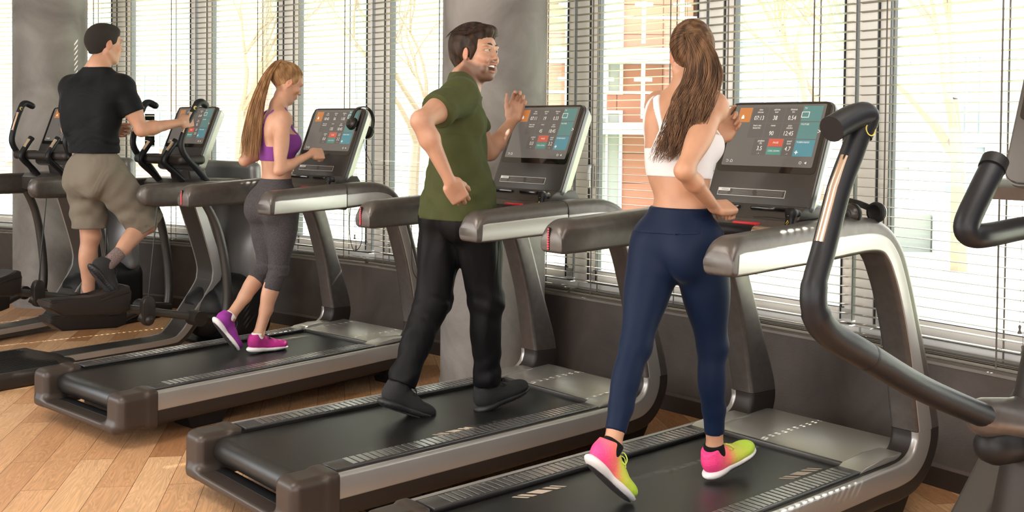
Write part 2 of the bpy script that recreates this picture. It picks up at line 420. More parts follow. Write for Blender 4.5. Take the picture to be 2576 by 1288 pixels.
# walls behind the camera: a back wall with wide window openings and a left end wall
bm = bmesh.new()
for (xa, xb, za, zb) in ((-6.6, 3.6, 0, .9), (-6.6, 3.6, 2.7, 3.2), (-6.6, -6.2, .9, 2.7), (-3.6, -3.2, .9, 2.7), (-.6, -.2, .9, 2.7), (3.2, 3.6, .9, 2.7)):
    box(bm, ((xa+xb)/2, -2.9, (za+zb)/2), (xb-xa, .2, zb-za))
tag(obj('wall_back', bm, wall_m, smooth=False), kind='structure')
bm = bmesh.new()
for (ya, yb, za, zb) in ((-2.95, 9.95, 0, .6), (-2.95, 9.95, 2.9, 3.2), (-2.95, -2.4, .6, 2.9), (.2, .5, .6, 2.9), (3.2, 3.5, .6, 2.9), (6.2, 9.95, .6, 2.9)): box(bm, (-6.7, (ya+yb)/2, (za+zb)/2), (.2, yb-ya, zb-za))
tag(obj('wall_left', bm, wall_m, smooth=False), kind='structure')
bm = bmesh.new(); box(bm, (3.5, -.2, 1.6), (.2, 5.2, 3.2)); tag(obj('wall_right', bm, wall_m, smooth=False), kind='structure')

bm = bmesh.new(); box(bm, (-5.95, 10.13, 1.6), (1.45, .2, 3.2), rot=Matrix.Rotation(math.radians(-21), 4, 'Z')); tag(obj('wall_corner', bm, wall_m, smooth=False), kind='structure')
def column(n, x, y, r, mtl):
    bm = bmesh.new(); lathe(bm, [(r, 0), (r, 3.2)], 72, Matrix.Translation((x, y, 0)))
    o = tag(obj('wall_column_%s' % n, bm, mtl), kind='structure'); return o
column('left', -3.90, 8.90, .292, col_m); column('centre', -.105, 6.16, .305, col_m)
# small foot ring of each column
for n, x, y, r in (('left', -3.90, 8.90, .292), ('centre', -.105, 6.16, .305)):
    bm = bmesh.new(); lathe(bm, [(r+.008, 0), (r+.008, .035), (r, .04)], 72, Matrix.Translation((x, y, 0))); tag(obj('trim_%d' % (4 if n == 'left' else 5), bm, col_m), kind='structure')

# glass with a faint reflection
gm = bpy.data.materials.new('window_glass'); gm.use_nodes = True; t = gm.node_tree; t.nodes.clear()
out = t.nodes.new('ShaderNodeOutputMaterial'); mx = t.nodes.new('ShaderNodeMixShader'); tr = t.nodes.new('ShaderNodeBsdfTransparent'); gl = t.nodes.new('ShaderNodeBsdfGlossy'); fr = t.nodes.new('ShaderNodeLayerWeight'); pw = t.nodes.new('ShaderNodeMath'); pw.operation = 'POWER'; pw.inputs[1].default_value = 4; pm = t.nodes.new('ShaderNodeMath'); pm.operation = 'MULTIPLY_ADD'; pm.inputs[1].default_value = .45; pm.inputs[2].default_value = .02
gl.inputs['Roughness'].default_value = .02; tr.inputs[0].default_value = (.95, .97, .96, 1); t.links.new(fr.outputs['Facing'], pw.inputs[0]); t.links.new(pw.outputs[0], pm.inputs[0])
t.links.new(pm.outputs[0], mx.inputs[0]); t.links.new(tr.outputs[0], mx.inputs[1]); t.links.new(gl.outputs[0], mx.inputs[2]); t.links.new(mx.outputs[0], out.inputs[0])

# slats: white aluminium, slightly translucent
slat_m = mat('slat_aluminium', (.235, .21, .175), .42)
cord_m = mat('ladder_cord', (.12, .11, .105), .7)
TOPZ = 2.98
for i in range(len(V)-1):
    a = V[i]; b = V[i+1]; d = (b-a); Ln = d.length; d.normalize(); n = Vector((-d.y, d.x, 0)); ang = math.atan2(d.y, d.x)
    # ---- window unit (origin at a, x along wall, y outward)
    wroot = empty('window_%d' % (i+1), a, ang, kind='structure')
    bm = bmesh.new()
    for x0 in (0.0,):   # mullion post at the joint
        box(bm, (0, .185, (SILL+3.0)/2), (.095, .07, 3.0-SILL), .004)
    box(bm, (Ln/2, .175, SILL+.03), (Ln, .09, .06), .004); box(bm, (Ln/2, .175, 2.96), (Ln, .09, .08), .004)
    obj('window_frame', bm, frame_w, wroot)
    bm = bmesh.new()   # sash
    for x0 in (.085, Ln-.085): box(bm, (x0, .185, (SILL+3.0)/2+.02), (.06, .045, 3.0-SILL-.12), .003)
    box(bm, (Ln/2, .185, SILL+.10), (Ln-.12, .045, .07), .003); box(bm, (Ln/2, .185, 2.88), (Ln-.12, .045, .07), .003)
    obj('sash', bm, frame_w, wroot)
    bm = bmesh.new()
    for x0 in (.054, .118, Ln-.118, Ln-.054): box(bm, (x0, .178, (SILL+3.0)/2), (.004, .05, 3.0-SILL-.16))
    box(bm, (Ln/2, .178, SILL+.138), (Ln-.2, .05, .004)); box(bm, (Ln/2, .178, SILL+.064), (Ln-.1, .05, .004))
    obj('gasket', bm, gasket, wroot, smooth=False)
    bm = bmesh.new(); box(bm, (Ln/2, .19, (SILL+3.0)/2+.02), (Ln-.22, .006, 3.0-SILL-.26)); obj('pane', bm, gm, wroot, smooth=False)
    if i in (4, 7, 8):
        bm = bmesh.new(); box(bm, (.085, .155, 1.23), (.03, .02, .13), .008); box(bm, (.085, .14, 1.29), (.022, .03, .022), .008); tube(bm, [(.085, .125, 1.29), (.085, .125, 1.17)], .011, 8, rounded=True)
        obj('window_handle', bm, mat('handle_grey', (.4, .4, .4), .35, .6), wroot)
    # ---- blind
where = ['at the left frame edge', 'left of the far concrete column', 'just right of the far concrete column', 'behind the elliptical screen beside the man in black', 'between the elliptical and the woman in purple',
         'behind the screen with hanging headphones', 'left behind the central column', 'right of the central column behind the middle treadmill screen', 'behind the woman in the white top',
         'behind the near treadmill screen', 'behind the near treadmill upright at the right', 'beyond the right frame edge']
where = ['at the far left end of the row', 'left of the far concrete column', 'just right of the far concrete column', 'behind the man in black', 'behind the woman in the purple top', 'behind the screen with hanging headphones',
         'half hidden by the central column', 'behind the middle treadmill screen, right of the central column', 'behind the ponytail of the woman in white', 'behind the near treadmill upright at the right', 'at the right frame edge behind the elliptical console', 'beyond the right frame edge']
for i in range(len(V)-1):
    a = V[i]; b = V[i+1]; d = (b-a); Ln = d.length; d.normalize(); ang = math.atan2(d.y, d.x)
    off = .075 + (.006 if i % 2 else -.006)
    root = empty('venetian_blind', a+Vector((-d.y, d.x, 0))*off+Vector((0, 0, SILL)), ang, 'lowered white aluminium venetian blind ' + where[i], 'blind', 'white venetian blinds along the window wall')
    x0, x1 = .012-.012*(i % 2), Ln-.012+.012*(i % 2)
    lads = [x0+(x1-x0)*.18, x0+(x1-x0)*.77]
    rs = random.Random(i)
    # slats, with the cord holes punched through
    verts = []; faces = []
    ys = [-.025, -.014, -.006, .006, .014, .025]
    zc = [-.0022, -.0006, 0, 0, -.0006, -.0022]
    xs = [x0]; holes = []
    for lx in lads:
        xs += [lx-.011, lx+.011]
    xs.append(x1)
    hole_cols = (1, 3)
    nsl = int((TOPZ-.04-(0.03+SILL))/.0425)
    z = .045
    for s in range(nsl+1):
        tilt = math.radians(-3+rs.uniform(-1.2, 1.2)); dz = rs.uniform(-.001, .001); xj = rs.uniform(-.003, .003)
        if i == 5 and 15 <= s <= 17: dz -= (s-15)*.012     # a few slats hang tangled together
        base = len(verts); ct, st = math.cos(tilt), math.sin(tilt)
        for th in (0, -.0009):
            for x in xs:
                for y, zz in zip(ys, zc):
                    verts.append((x+xj, y*ct-zz*st, z+dz+y*st+zz*ct+th))
        nx, ny = len(xs), len(ys); lay = nx*ny
        for q in range(2):
            for u in range(nx-1):
                for v_ in range(ny-1):
                    if u in hole_cols and v_ == 2: continue
                    A = base+q*lay+u*ny+v_; f = (A, A+ny, A+ny+1, A+1); faces.append(f if q == 0 else f[::-1])
        for u in range(nx-1):
            A = base+u*ny; faces.append((A, A+lay, A+ny+lay, A+ny)); A += ny-1; faces.append((A, A+ny, A+ny+lay, A+lay))
        for v_ in range(ny-1):
            A = base+v_; faces.append((A, A+1, A+1+lay, A+lay)); A += (nx-1)*ny; faces.append((A, A+lay, A+1+lay, A+1))
        z += .0425
    mesh_obj('slats', raw_mesh('slats', verts, faces), slat_m, root, smooth=False)
    bm = bmesh.new(); box(bm, ((x0+x1)/2, 0, .008), (x1-x0, .05, .014), .003); box(bm, ((x0+x1)/2, 0, .022), (x1-x0, .05, .002)); box(bm, ((x0+x1)/2, 0, .028), (x1-x0, .05, .002))
    obj('bottom_rail', bm, slat_m, root)
    bm = bmesh.new(); box(bm, ((x0+x1)/2, 0, TOPZ-SILL-.02), (x1-x0, .055, .04), .002); obj('head_rail', bm, slat_m, root)
    bm = bmesh.new()
    for lx in lads:
        for y in (-.0275, .0275): box(bm, (lx, y, (TOPZ-SILL)/2), (.0075, .0014, TOPZ-SILL-.02))
    obj('ladder_tapes', bm, cord_m, root, smooth=False)
    if i % 2 == 1 or i in (4, 10):
        bm = bmesh.new(); xx = x0+(x1-x0)*(.88 if i != 4 else .9); zb = (.20, .12) if i != 10 else (.30, .25)
        for k, zz in enumerate(zb):
            tube(bm, [(xx+.014*k, -.036, zz), (xx+.014*k, -.036, TOPZ-SILL-.03)], .0009, 5)
            lathe(bm, [(.003, .035), (.006, .03), (.004, .015), (.009, 0), (.0, 0)], 10, Matrix.Translation((xx+.014*k, -.036, zz-.03)))
        obj('pull_cords', bm, cord_m, root)

# ------------------------------------------------------------------ outside
lawn_m = mat('lawn_grass', (.44, .50, .32), .9, var=(3, .35), bump=(60, .6))
bm = bmesh.new(); box(bm, (2, 37, -.3), (90, 60, .2)); 
o = obj('lawn', bm, lawn_m, smooth=False); tag(o, kind='structure')
bm = bmesh.new()   # inner edge of the lawn in front of the facade
pts = [v+VN[i]*.24 for i, v in enumerate(V)]; rings = [[Vector((p.x, p.y, -.2)), Vector((p.x+VN[i].x*9, p.y+VN[i].y*9, -.2)), Vector((p.x+VN[i].x*9, p.y+VN[i].y*9, -.06)), Vector((p.x, p.y, -.06))] for i, p in enumerate(pts)]
loft(bm, rings); tag(obj('lawn_edge', bm, lawn_m, smooth=False), kind='structure')
bm = bmesh.new(); box(bm, (-9, 17.5, -.17), (34, 3.4, .1)); tag(obj('road', bm, mat('asphalt', (.24, .24, .24), .9), smooth=False), kind='structure')

def px2x(px, Y): return (px-1288)/F_PX*Y
def building(name, label, Y, X0, X1, H, wallm, wins, depth=5, extra=None):
    r = empty(name, ((X0+X1)/2, Y, -.2), 0, label, 'building'); cx = (X0+X1)/2
    bm = bmesh.new(); box(bm, (0, depth/2, H/2), (X1-X0, depth, H), .02); obj('wall', bm, wallm, r, smooth=False)
    for (wx0, wx1, z0, z1, m_) in wins:
        bm = bmesh.new(); fx = (wx0+wx1)/2-cx; fw = wx1-wx0; fz = (z0+z1)/2+.2; fh = z1-z0
        box(bm, (fx-fw/2, -.02, fz), (.07, .12, fh+.07)); box(bm, (fx+fw/2, -.02, fz), (.07, .12, fh+.07)); box(bm, (fx, -.02, fz+fh/2), (fw-.07, .11, .07)); box(bm, (fx, -.02, fz-fh/2), (fw-.07, .11, .07)); box(bm, (fx, -.015, fz), (.05, .08, fh-.07))
        f_ = obj('window', bm, frame_w, r, smooth=False)
        bm = bmesh.new(); box(bm, (fx, -.012, fz), (fw, .03, fh)); obj('pane', bm, m_, f_, smooth=False)
    return r, cx
def panel_mat(name, col, w_, h_, line=.35):
    m = bpy.data.materials.new(name); m.use_nodes = True; t = m.node_tree; b = t.nodes['Principled BSDF']; tcn = t.nodes.new('ShaderNodeTexCoord')
    mp = t.nodes.new('ShaderNodeMapping'); mp.inputs['Rotation'].default_value = (math.radians(90), 0, 0); t.links.new(tcn.outputs['Object'], mp.inputs[0])
    br = t.nodes.new('ShaderNodeTexBrick'); br.offset = 0; br.inputs['Brick Width'].default_value = w_; br.inputs['Row Height'].default_value = h_; br.inputs['Scale'].default_value = 1; br.inputs['Mortar Size'].default_value = .012
    br.inputs['Color1'].default_value = (*col, 1); br.inputs['Color2'].default_value = (*[c*.9 for c in col], 1); br.inputs['Mortar'].default_value = (*[c*line for c in col], 1)
    t.links.new(mp.outputs[0], br.inputs['Vector']); t.links.new(br.outputs['Color'], b.inputs['Base Color']); b.inputs['Roughness'].default_value = .7
    return m
redp = panel_mat('terracotta_panels', (.55, .24, .16), .95, .62)
pinkp = panel_mat('brick_pink', (.58, .34, .29), 1.4, 1.0, .8)
palew = mat('pale_render', (.62, .62, .60), .8)
creamw = mat('cream_render', (.66, .62, .56), .8)
wing = mat('far_pane_grey', (.20, .23, .27), .2)
winb = mat('far_pane_blue', (.32, .40, .47), .2)
winc = mat('far_pane_curtain', (.42, .43, .40), .5)
Y1 = 24
def grid(x0, x1, nx, fw, zs, h, m_):
    out = []
    for z in zs:
        for k in range(nx):
            x = x0+(x1-x0)*(k+.5)/nx; out.append((x-fw/2, x+fw/2, z, z+h, m_))
    return out
building('apartment_building', 'red brick apartment block seen through the blinds at the far left', 30, px2x(-260, 30), px2x(625, 30), 9, pinkp,
         grid(px2x(-100, 30), px2x(620, 30), 7, .8, (.5, 3.3, 6.0), 1.4, winb)+[(px2x(360, 30), px2x(425, 30), .9, 3.0, wing)], 3)
building('office_building', 'pale grey office block with small blue windows behind the woman in purple', 34, px2x(690, 34), px2x(1290, 34), 10, palew,
         grid(px2x(680, 34), px2x(1320, 34), 7, .9, (.3, 2.4, 4.5, 6.6), 1.2, winb))
r_, cx_ = building('residential_building', 'terracotta clad building with balconies behind the middle treadmill screen', 22, px2x(1360, 22), px2x(1740, 22), 8, redp,
         [(px2x(1490, 22), px2x(1560, 22), z0, z0+2.0, winc) for z0 in (-.1, 2.3, 5.0)])
bm = bmesh.new()
for z0 in (1.55, 3.0):
    box(bm, (0, -.9, z0+.2), (px2x(1700, 22)-px2x(1360, 22), 1.59, .22))
obj('balcony_slab', bm, palew, r_, smooth=False)
bm = bmesh.new()
for zb in (1.75, 3.2):
    for k in range(4):
        x = px2x(1420+k*93, 21)-cx_; box(bm, (x, -1.6, zb+.75), (.07, .07, 1.1)); box(bm, (x, -1.6, zb+.95), (.34, .085, .07))
    box(bm, (0, -1.62, zb+1.3), (3.4, .05, .07)); box(bm, (0, -1.62, zb+.7), (3.4, .022, .05))
obj('balcony_rail', bm, frame_w, r_, smooth=False)
building('clinic_building', 'white rendered building with wide grey windows at the right', 20, px2x(1790, 20)+.25, px2x(2900, 20), 8, creamw,
         [(px2x(1832, 20), px2x(2010, 20), 1.9, 3.25, wing), (px2x(1832, 20), px2x(2010, 20), 4.4, 5.8, wing), (px2x(2190, 20), px2x(2290, 20), 1.5, 2.9, winc), (px2x(2390, 20), px2x(2465, 20), 1.5, 3.0, wing),
          (px2x(2190, 20), px2x(2290, 20), -.1, .9, winc), (px2x(2370, 20), px2x(2480, 20), -.1, 1.3, wing), (px2x(2520, 20), px2x(2700, 20), 1.5, 3, wing)])
bm = bmesh.new(); box(bm, (px2x(2560, 13.7)+.6, 15, .2), (3.2, 2.6, .8), .02); tag(obj('terrace_wall', bm, mat('white_wall_paint', (.75, .75, .73), .7), smooth=False), 'low white terrace block standing on the lawn outside', 'wall')
bm = bmesh.new(); box(bm, (px2x(2560, 13.7)-1.45, 15, .12), (.86, 2.2, .66), .02); tag(obj('concrete_plinth', bm, mat('grey_concrete', (.22, .22, .22), .8), smooth=False), 'grey concrete plinth on the lawn left of the white terrace block', 'plinth')

bark = mat('bare_bark', (.30, .22, .16), .9)
def tree(x, y, h, seed, label):
    rs = random.Random(seed); r = empty('bare_tree', (x, y, -.2), 0, label, 'tree', 'leafless trees on the lawn')
    bmT = bmesh.new(); bmB = bmesh.new(); cnt = [0]
    def grow(p, d, ln, rad, dep, bm_):
        pts = [p]; dd = d.copy()
        for k in range(3):
            dd = (dd+Vector((rs.uniform(-.25, .25), rs.uniform(-.25, .25), rs.uniform(-.05, .2)))*(.8 if dep else .25)).normalized(); pts.append(pts[-1]+dd*ln/3)
        tube(bm_, pts, [rad, rad*.88, rad*.76, rad*.62], 6 if dep < 2 else 4, caps=False); cnt[0] += 1
        if dep >= 5: return
        for k in range(3 if dep < 4 else 2):
            q = pts[rs.choice((2, 3, 3))]; nd = (dd+Vector((rs.uniform(-1, 1), rs.uniform(-1, 1), rs.uniform(-.1, .7)))*.75).normalized(); grow(q, nd, ln*rs.uniform(.62, .8), rad*.56, dep+1, bmB)
    grow(Vector((0, 0, 0)), Vector((0, 0, 1)), h*.35, h*.018, 0, bmT)
    obj('trunk', bmT, bark, r); obj('branches', bmB, bark, r)
tree(px2x(2420, 12), 12, 6.0, 3, 'leafless tree standing outside at the right, nearest the blinds')
tree(px2x(2060, 16.5), 16.5, 6.5, 11, 'leafless tree standing outside above the near treadmill screen')
tree(px2x(1040, 21), 21, 6, 5, 'leafless tree standing outside left of the central column')
tree(px2x(600, 24), 24, 6, 9, 'leafless tree standing outside left of the woman in purple')
# ------------------------------------------------------------------ text
_fc = {}
def text_bm(items, depth=.0006):
    """items = (string, x, y, size, align) -> bmesh lying in the xy plane"""
    bm = bmesh.new()
    for (s_, x, y, sz, al) in items:
        key = (s_, al)
        if key not in _fc:
            cu = bpy.data.curves.new('t', 'FONT'); cu.body = s_; cu.size = 1; cu.align_x = al; cu.align_y = 'CENTER'; cu.resolution_u = 3
            to = bpy.data.objects.new('t', cu); _fc[key] = bpy.data.meshes.new_from_object(to); bpy.data.objects.remove(to); bpy.data.curves.remove(cu)
        n0 = len(bm.verts); bm.from_mesh(_fc[key]); bm.verts.ensure_lookup_table()
        for v in bm.verts[n0:]: v.co = Vector((v.co.x*sz*.82+x, v.co.y*sz+y, depth))
    return bm
def xf(bm, m_):
    bmesh.ops.transform(bm, matrix=m_, verts=bm.verts[:]); return bm

PAIRS = [(.20, .085, .20, .25), (.9, .092, .9, .25), (1.5, .100, 1.5, .25), (1.73, .104, 1.70, .251), (1.875, .103, 1.80, .250), (1.998, .122, 1.885, .256), (2.09, .179, 1.94, .278), (2.147, .262, 1.965, .315), (2.160, .345, 1.967, .352),
         (2.13, .45, 1.952, .42), (2.043, .653, 1.897, .66), (1.950, .885, 1.818, .874), (1.888, 1.022, 1.760, .985), (1.835, 1.096, 1.722, 1.035), (1.752, 1.160, 1.68, 1.061), (1.644, 1.193, 1.60, 1.068), (1.50, 1.199, 1.48, 1.064), (1.365, 1.195, 1.365, 1.058),
         (1.1, 1.183, 1.1, 1.052), (.93, 1.175, .93, 1.047), (.872, 1.173, .858, 1.046), (.838, 1.165, .828, 1.046), (.817, 1.149, .811, 1.048), (.805, 1.127, .802, 1.055), (.800, 1.105, .800, 1.069)]
def ribbon(i0, i1, y0, y1, ua=0, ub=1, rin=.02, rout=.032, per=6, close_end=False):
    """sweep of a rounded rectangle between the inner and the outer contour"""
    seg = [p for p in smooth_path(PAIRS, per)[i0*per:i1*per+1]]
    bm = bmesh.new(); rings = []
    for q in seg:
        o = Vector((q[0], q[1])); i_ = Vector((q[2], q[3])); d = o-i_; W = d.length; e = d/W
        a, b = ua*W, ub*W; T = abs(y1-y0); wd = b-a; ro = min(rout, wd*.48, T*.48); ri = min(rin, wd*.48, T*.48); ring = []
        ym = (y0+y1)/2; sgn = 1 if y1 > y0 else -1
        for cx, cy, r_, a0 in ((b-ro, T/2-ro, ro, 0), (a+ri, T/2-ri, ri, 90), (a+ri, -T/2+ri, ri, 180), (b-ro, -T/2+ro, ro, 270)):
            for k in range(5):
                t_ = math.radians(a0+90*k/4); s_ = cx+r_*math.cos(t_); yy = cy+r_*math.sin(t_)
                ring.append(Vector((i_.x+e.x*s_, ym+sgn*yy, i_.y+e.y*s_)))
        rings.append(ring)
    loft(bm, rings); return bm
SPLIT_LOW, SPLIT_TOP, NP = 8, 17, len(PAIRS)-1

def console_frame():
    """local frame of the console face: x = user's right, y = up the slope, z = towards the user"""
    o = Vector((1.515, 0, 1.215)); v = Vector((.165, 0, .40)).normalized(); u = Vector((0, -1, 0)); n = u.cross(v)
    m_ = Matrix.Identity(4)
    for k in range(3): m_[k][0] = u[k]; m_[k][1] = v[k]; m_[k][2] = n[k]; m_[k][3] = o[k]
    return m_
screen_m = mat('lit_screen', (.03, .03, .03), .12, emit=((.17, .15, .13), .9), coat=.3)  # display glow, raised to include the reflective haze on the glass
tile_o = mat('tile_orange', (.30, .10, .02), .2, emit=((.60, .26, .10), .6)); tile_t = mat('tile_teal', (.03, .12, .12), .2, emit=((.15, .25, .235), .75)); tile_b = mat('tile_blue', (.02, .12, .16), .2, emit=((.12, .27, .31), .8))
tile_r = mat('tile_red', (.3, .03, .02), .2, emit=((.62, .16, .10), .7)); tile_g = mat('tile_green', (.03, .14, .11), .2, emit=((.12, .28, .24), .7)); txt_m = mat('screen_text', (.5, .5, .48), .3, emit=((.85, .80, .72), .7)); tile_d = mat('tile_dark', (.03, .03, .03), .2, emit=((.145, .125, .11), .9))
label_d = mat('label_print', (.06, .055, .052), .4)

def rr_slab(w_, h_, r_, z0, z1, cx=0, cy=0, bev=0):
    bm = bmesh.new(); out = rrect(w_, h_, r_, 6)
    a = [bm.verts.new((x+cx, y+cy, z0)) for x, y in out]; b = [bm.verts.new((x+cx, y+cy, z1)) for x, y in out]
    bm.faces.new(a[::-1]); f = bm.faces.new(b)
    for i in range(len(a)): bm.faces.new((a[i], a[(i+1) % len(a)], b[(i+1) % len(a)], b[i]))
    if bev: bmesh.ops.bevel(bm, geom=list(f.edges), offset=bev, segments=3, affect='EDGES', profile=.5)
    return bm
SCR = dict(w=.420, h=.262, cy=.297)    # glass area on the console face
def scr(fx, fy): return (fx-.5)*SCR['w'], SCR['cy']+(.5-fy)*SCR['h']
TILES = [(.055, .05, .20, .29, tile_o), (.765, .03, .97, .275, tile_t), (.765, .29, .97, .555, tile_t), (.765, .57, .97, .83, tile_b), (.475, .56, .635, .685, tile_r), (.475, .695, .635, .815, tile_g),
         (.215, .05, .385, .30, tile_d), (.395, .05, .57, .30, tile_d), (.58, .05, .755, .30, tile_d), (.215, .31, .385, .545, tile_d), (.395, .31, .57, .545, tile_d), (.58, .31, .755, .545, tile_d), (.31, .56, .465, .83, tile_d), (.645, .56, .755, .83, tile_d)]
def readout(root_screen, vals, CF):
    t1, cal, dist, mv, pace, gr, sp = vals
    def a(s_, fx, fy, sz, nm='readout_caption'):
        x, y = scr(fx, fy); obj(nm, xf(text_bm([(s_, x, y, sz, 'CENTER')], .0036), CF), txt_m, root_screen, smooth=False)
    for s_, fx, fy in (('time', .30, .085), ('min:sec', .30, .125), ('calories', .48, .085), ('kcal', .48, .125), ('distance', .665, .085), ('km', .665, .125), ('heart rate', .30, .345), ('beats/min', .30, .385), ('move', .48, .345), ('pace', .665, .345), ('min/km', .665, .385), ('gradient', .39, .595), ('(%)', .39, .635), ('speed', .70, .595), ('km/h', .70, .635), ('- +', .39, .80), ('- +', .70, .80)):
        a(s_, fx, fy, .0115)
    for s_, fx, fy in ((t1, .30, .225), (cal, .48, .225), (dist, .665, .225), (mv, .48, .475), (pace, .665, .475), (gr, .39, .72), (sp, .70, .72)): a(s_, fx, fy, .026, 'readout_number')
    for s_, fx, fy, z_ in (('PAUSE', .555, .622, .011), ('COOL DOWN', .555, .755, .010), ('TV', .79, .07, .012), ('TUNEIN RADIO', .845, .61, .010), ('YOUTUBE', .82, .325, .010), ('>', .985, .44, .03)): a(s_, fx, fy, z_, 'tile_caption')
def console(parent, CF, shelf=True):
    """screen housing shared by the treadmills and the ellipticals"""
    bm = rr_slab(.475, .455, .035, -.012, .0, 0, .212, .004); h = obj('console_housing', xf(bm, CF), gummetal, parent)
    bm = rr_slab(.482, .462, .038, -.030, -.012, 0, .212, .0); obj('console_rim', xf(bm, CF), mat('rim_grey', (.20, .205, .21), .35, .6), h)
    bm = rr_slab(.482, .462, .038, -.075, -.030, 0, .212, .0)
    for v in bm.verts:
        if v.co.z < -.05: v.co.x *= .93; v.co.y = .212+(v.co.y-.212)*.93
    obj('console_back', xf(bm, CF), silver, h)
    bm = rr_slab(.455, .296, .016, .0, .002, 0, .288); obj('screen_bezel', xf(bm, CF), glossb, h)
    s_ = obj('screen', xf(rr_slab(SCR['w'], SCR['h'], .006, .002, .003, 0, SCR['cy']), CF), screen_m, parent)
    groups = {}
    for (x0, y0, x1, y1, m_) in TILES: groups.setdefault(m_.name, []).append((x0, y0, x1, y1, m_))
    for nme, L_ in groups.items():
        bm = bmesh.new()
        for (x0, y0, x1, y1, m_) in L_:
            ax, ay = scr(x0, y0); bx_, by = scr(x1, y1); box(bm, ((ax+bx_)/2, (ay+by)/2, .0032), (abs(bx_-ax), abs(by-ay), .0004))
        obj(nme.replace('tile_', 'screen_tile_'), xf(bm, CF), L_[0][4], s_, smooth=False)
    def icon(bm, nm='screen_icon'): obj(nm, xf(bm, CF), txt_m, s_, smooth=False)
    x, y = scr(.80, .17); bm = bmesh.new()
    for dx, dy, sx, sy in ((0, .011, .034, .0025), (0, -.011, .034, .0025), (-.016, 0, .0025, .024), (.016, 0, .0025, .024)): box(bm, (x+dx, y+dy, .004), (sx, sy, .0004))
    icon(bm); bm = bmesh.new()
    x, y = scr(.11, .20); lathe(bm, [(0, 0), (.004, 0), (.004, .0004), (0, .0004)], 12, Matrix.Translation((x, y+.004, .004))); box(bm, (x, y-.004, .004), (.013, .010, .0004), 0)
    icon(bm); bm = bmesh.new(); x, y = scr(.80, .77)
    box(bm, (x, y, .004), (.015, .004, .0004)); box(bm, (x, y, .004), (.004, .015, .0004)); icon(bm); bm = bmesh.new()
    x, y = scr(.06, .93); tube(bm, [(x-.006, y+.004, .004), (x+.004, y+.004, .004), (x+.006, y, .004), (x+.004, y-.004, .004), (x-.004, y-.004, .004)], .0008, 4); icon(bm); bm = bmesh.new()
    x, y = scr(.11, .93); tube(bm, [(x-.005, y-.005, .004), (x-.005, y+.001, .004), (x, y+.006, .004), (x+.005, y+.001, .004), (x+.005, y-.005, .004), (x-.005, y-.005, .004)], .0008, 4); icon(bm); bm = bmesh.new()
    x, y = scr(.87, .93); tube(bm, [(x+.005*math.cos(k), y+.005*math.sin(k), .004) for k in [2*math.pi*j/12 for j in range(13)]], .0008, 4); icon(bm); bm = bmesh.new()
    x, y = scr(.93, .93); box(bm, (x-.003, y, .004), (.006, .004, .0004)); box(bm, (x, y, .004), (.003, .009, .0004)); icon(bm)
    # warning label
    bm = bmesh.new(); box(bm, (-.035, .055, .0006), (.315, .031, .0008)); lb = obj('warning_label', xf(bm, CF), white_t, parent, smooth=False)
    bm = bmesh.new(); box(bm, (-.035, .055, .0012), (.311, .027, .0006)); obj('label_ground', xf(bm, CF), label_d, lb, smooth=False)
    bm = bmesh.new(); box(bm, (-.162, .0625, .0017), (.055, .0105, .0006)); obj('label_flag', xf(bm, CF), white_t, lb, smooth=False)
    T = [('WARNING', -.158, .0625, .009, 'CENTER')]
    bm = text_bm(T, .0022); obj('label_word', xf(bm, CF), label_d, lb, smooth=False)
    bm = bmesh.new()
    rs = random.Random(4)
    for c0, c1, n_ in ((-.188, -.140, 2), (-.128, -.020, 5), (-.010, .116, 5)):
        for k in range(n_):
            yy = (.052 if n_ == 2 else .066)-k*.0048; box(bm, ((c0+c1)/2, yy, .0017), ((c1-c0)*rs.uniform(.86, 1), .0011, .0004))
    obj('label_lines', xf(bm, CF), mat('label_grey', (.28, .27, .26), .5), lb, smooth=False)
    return h

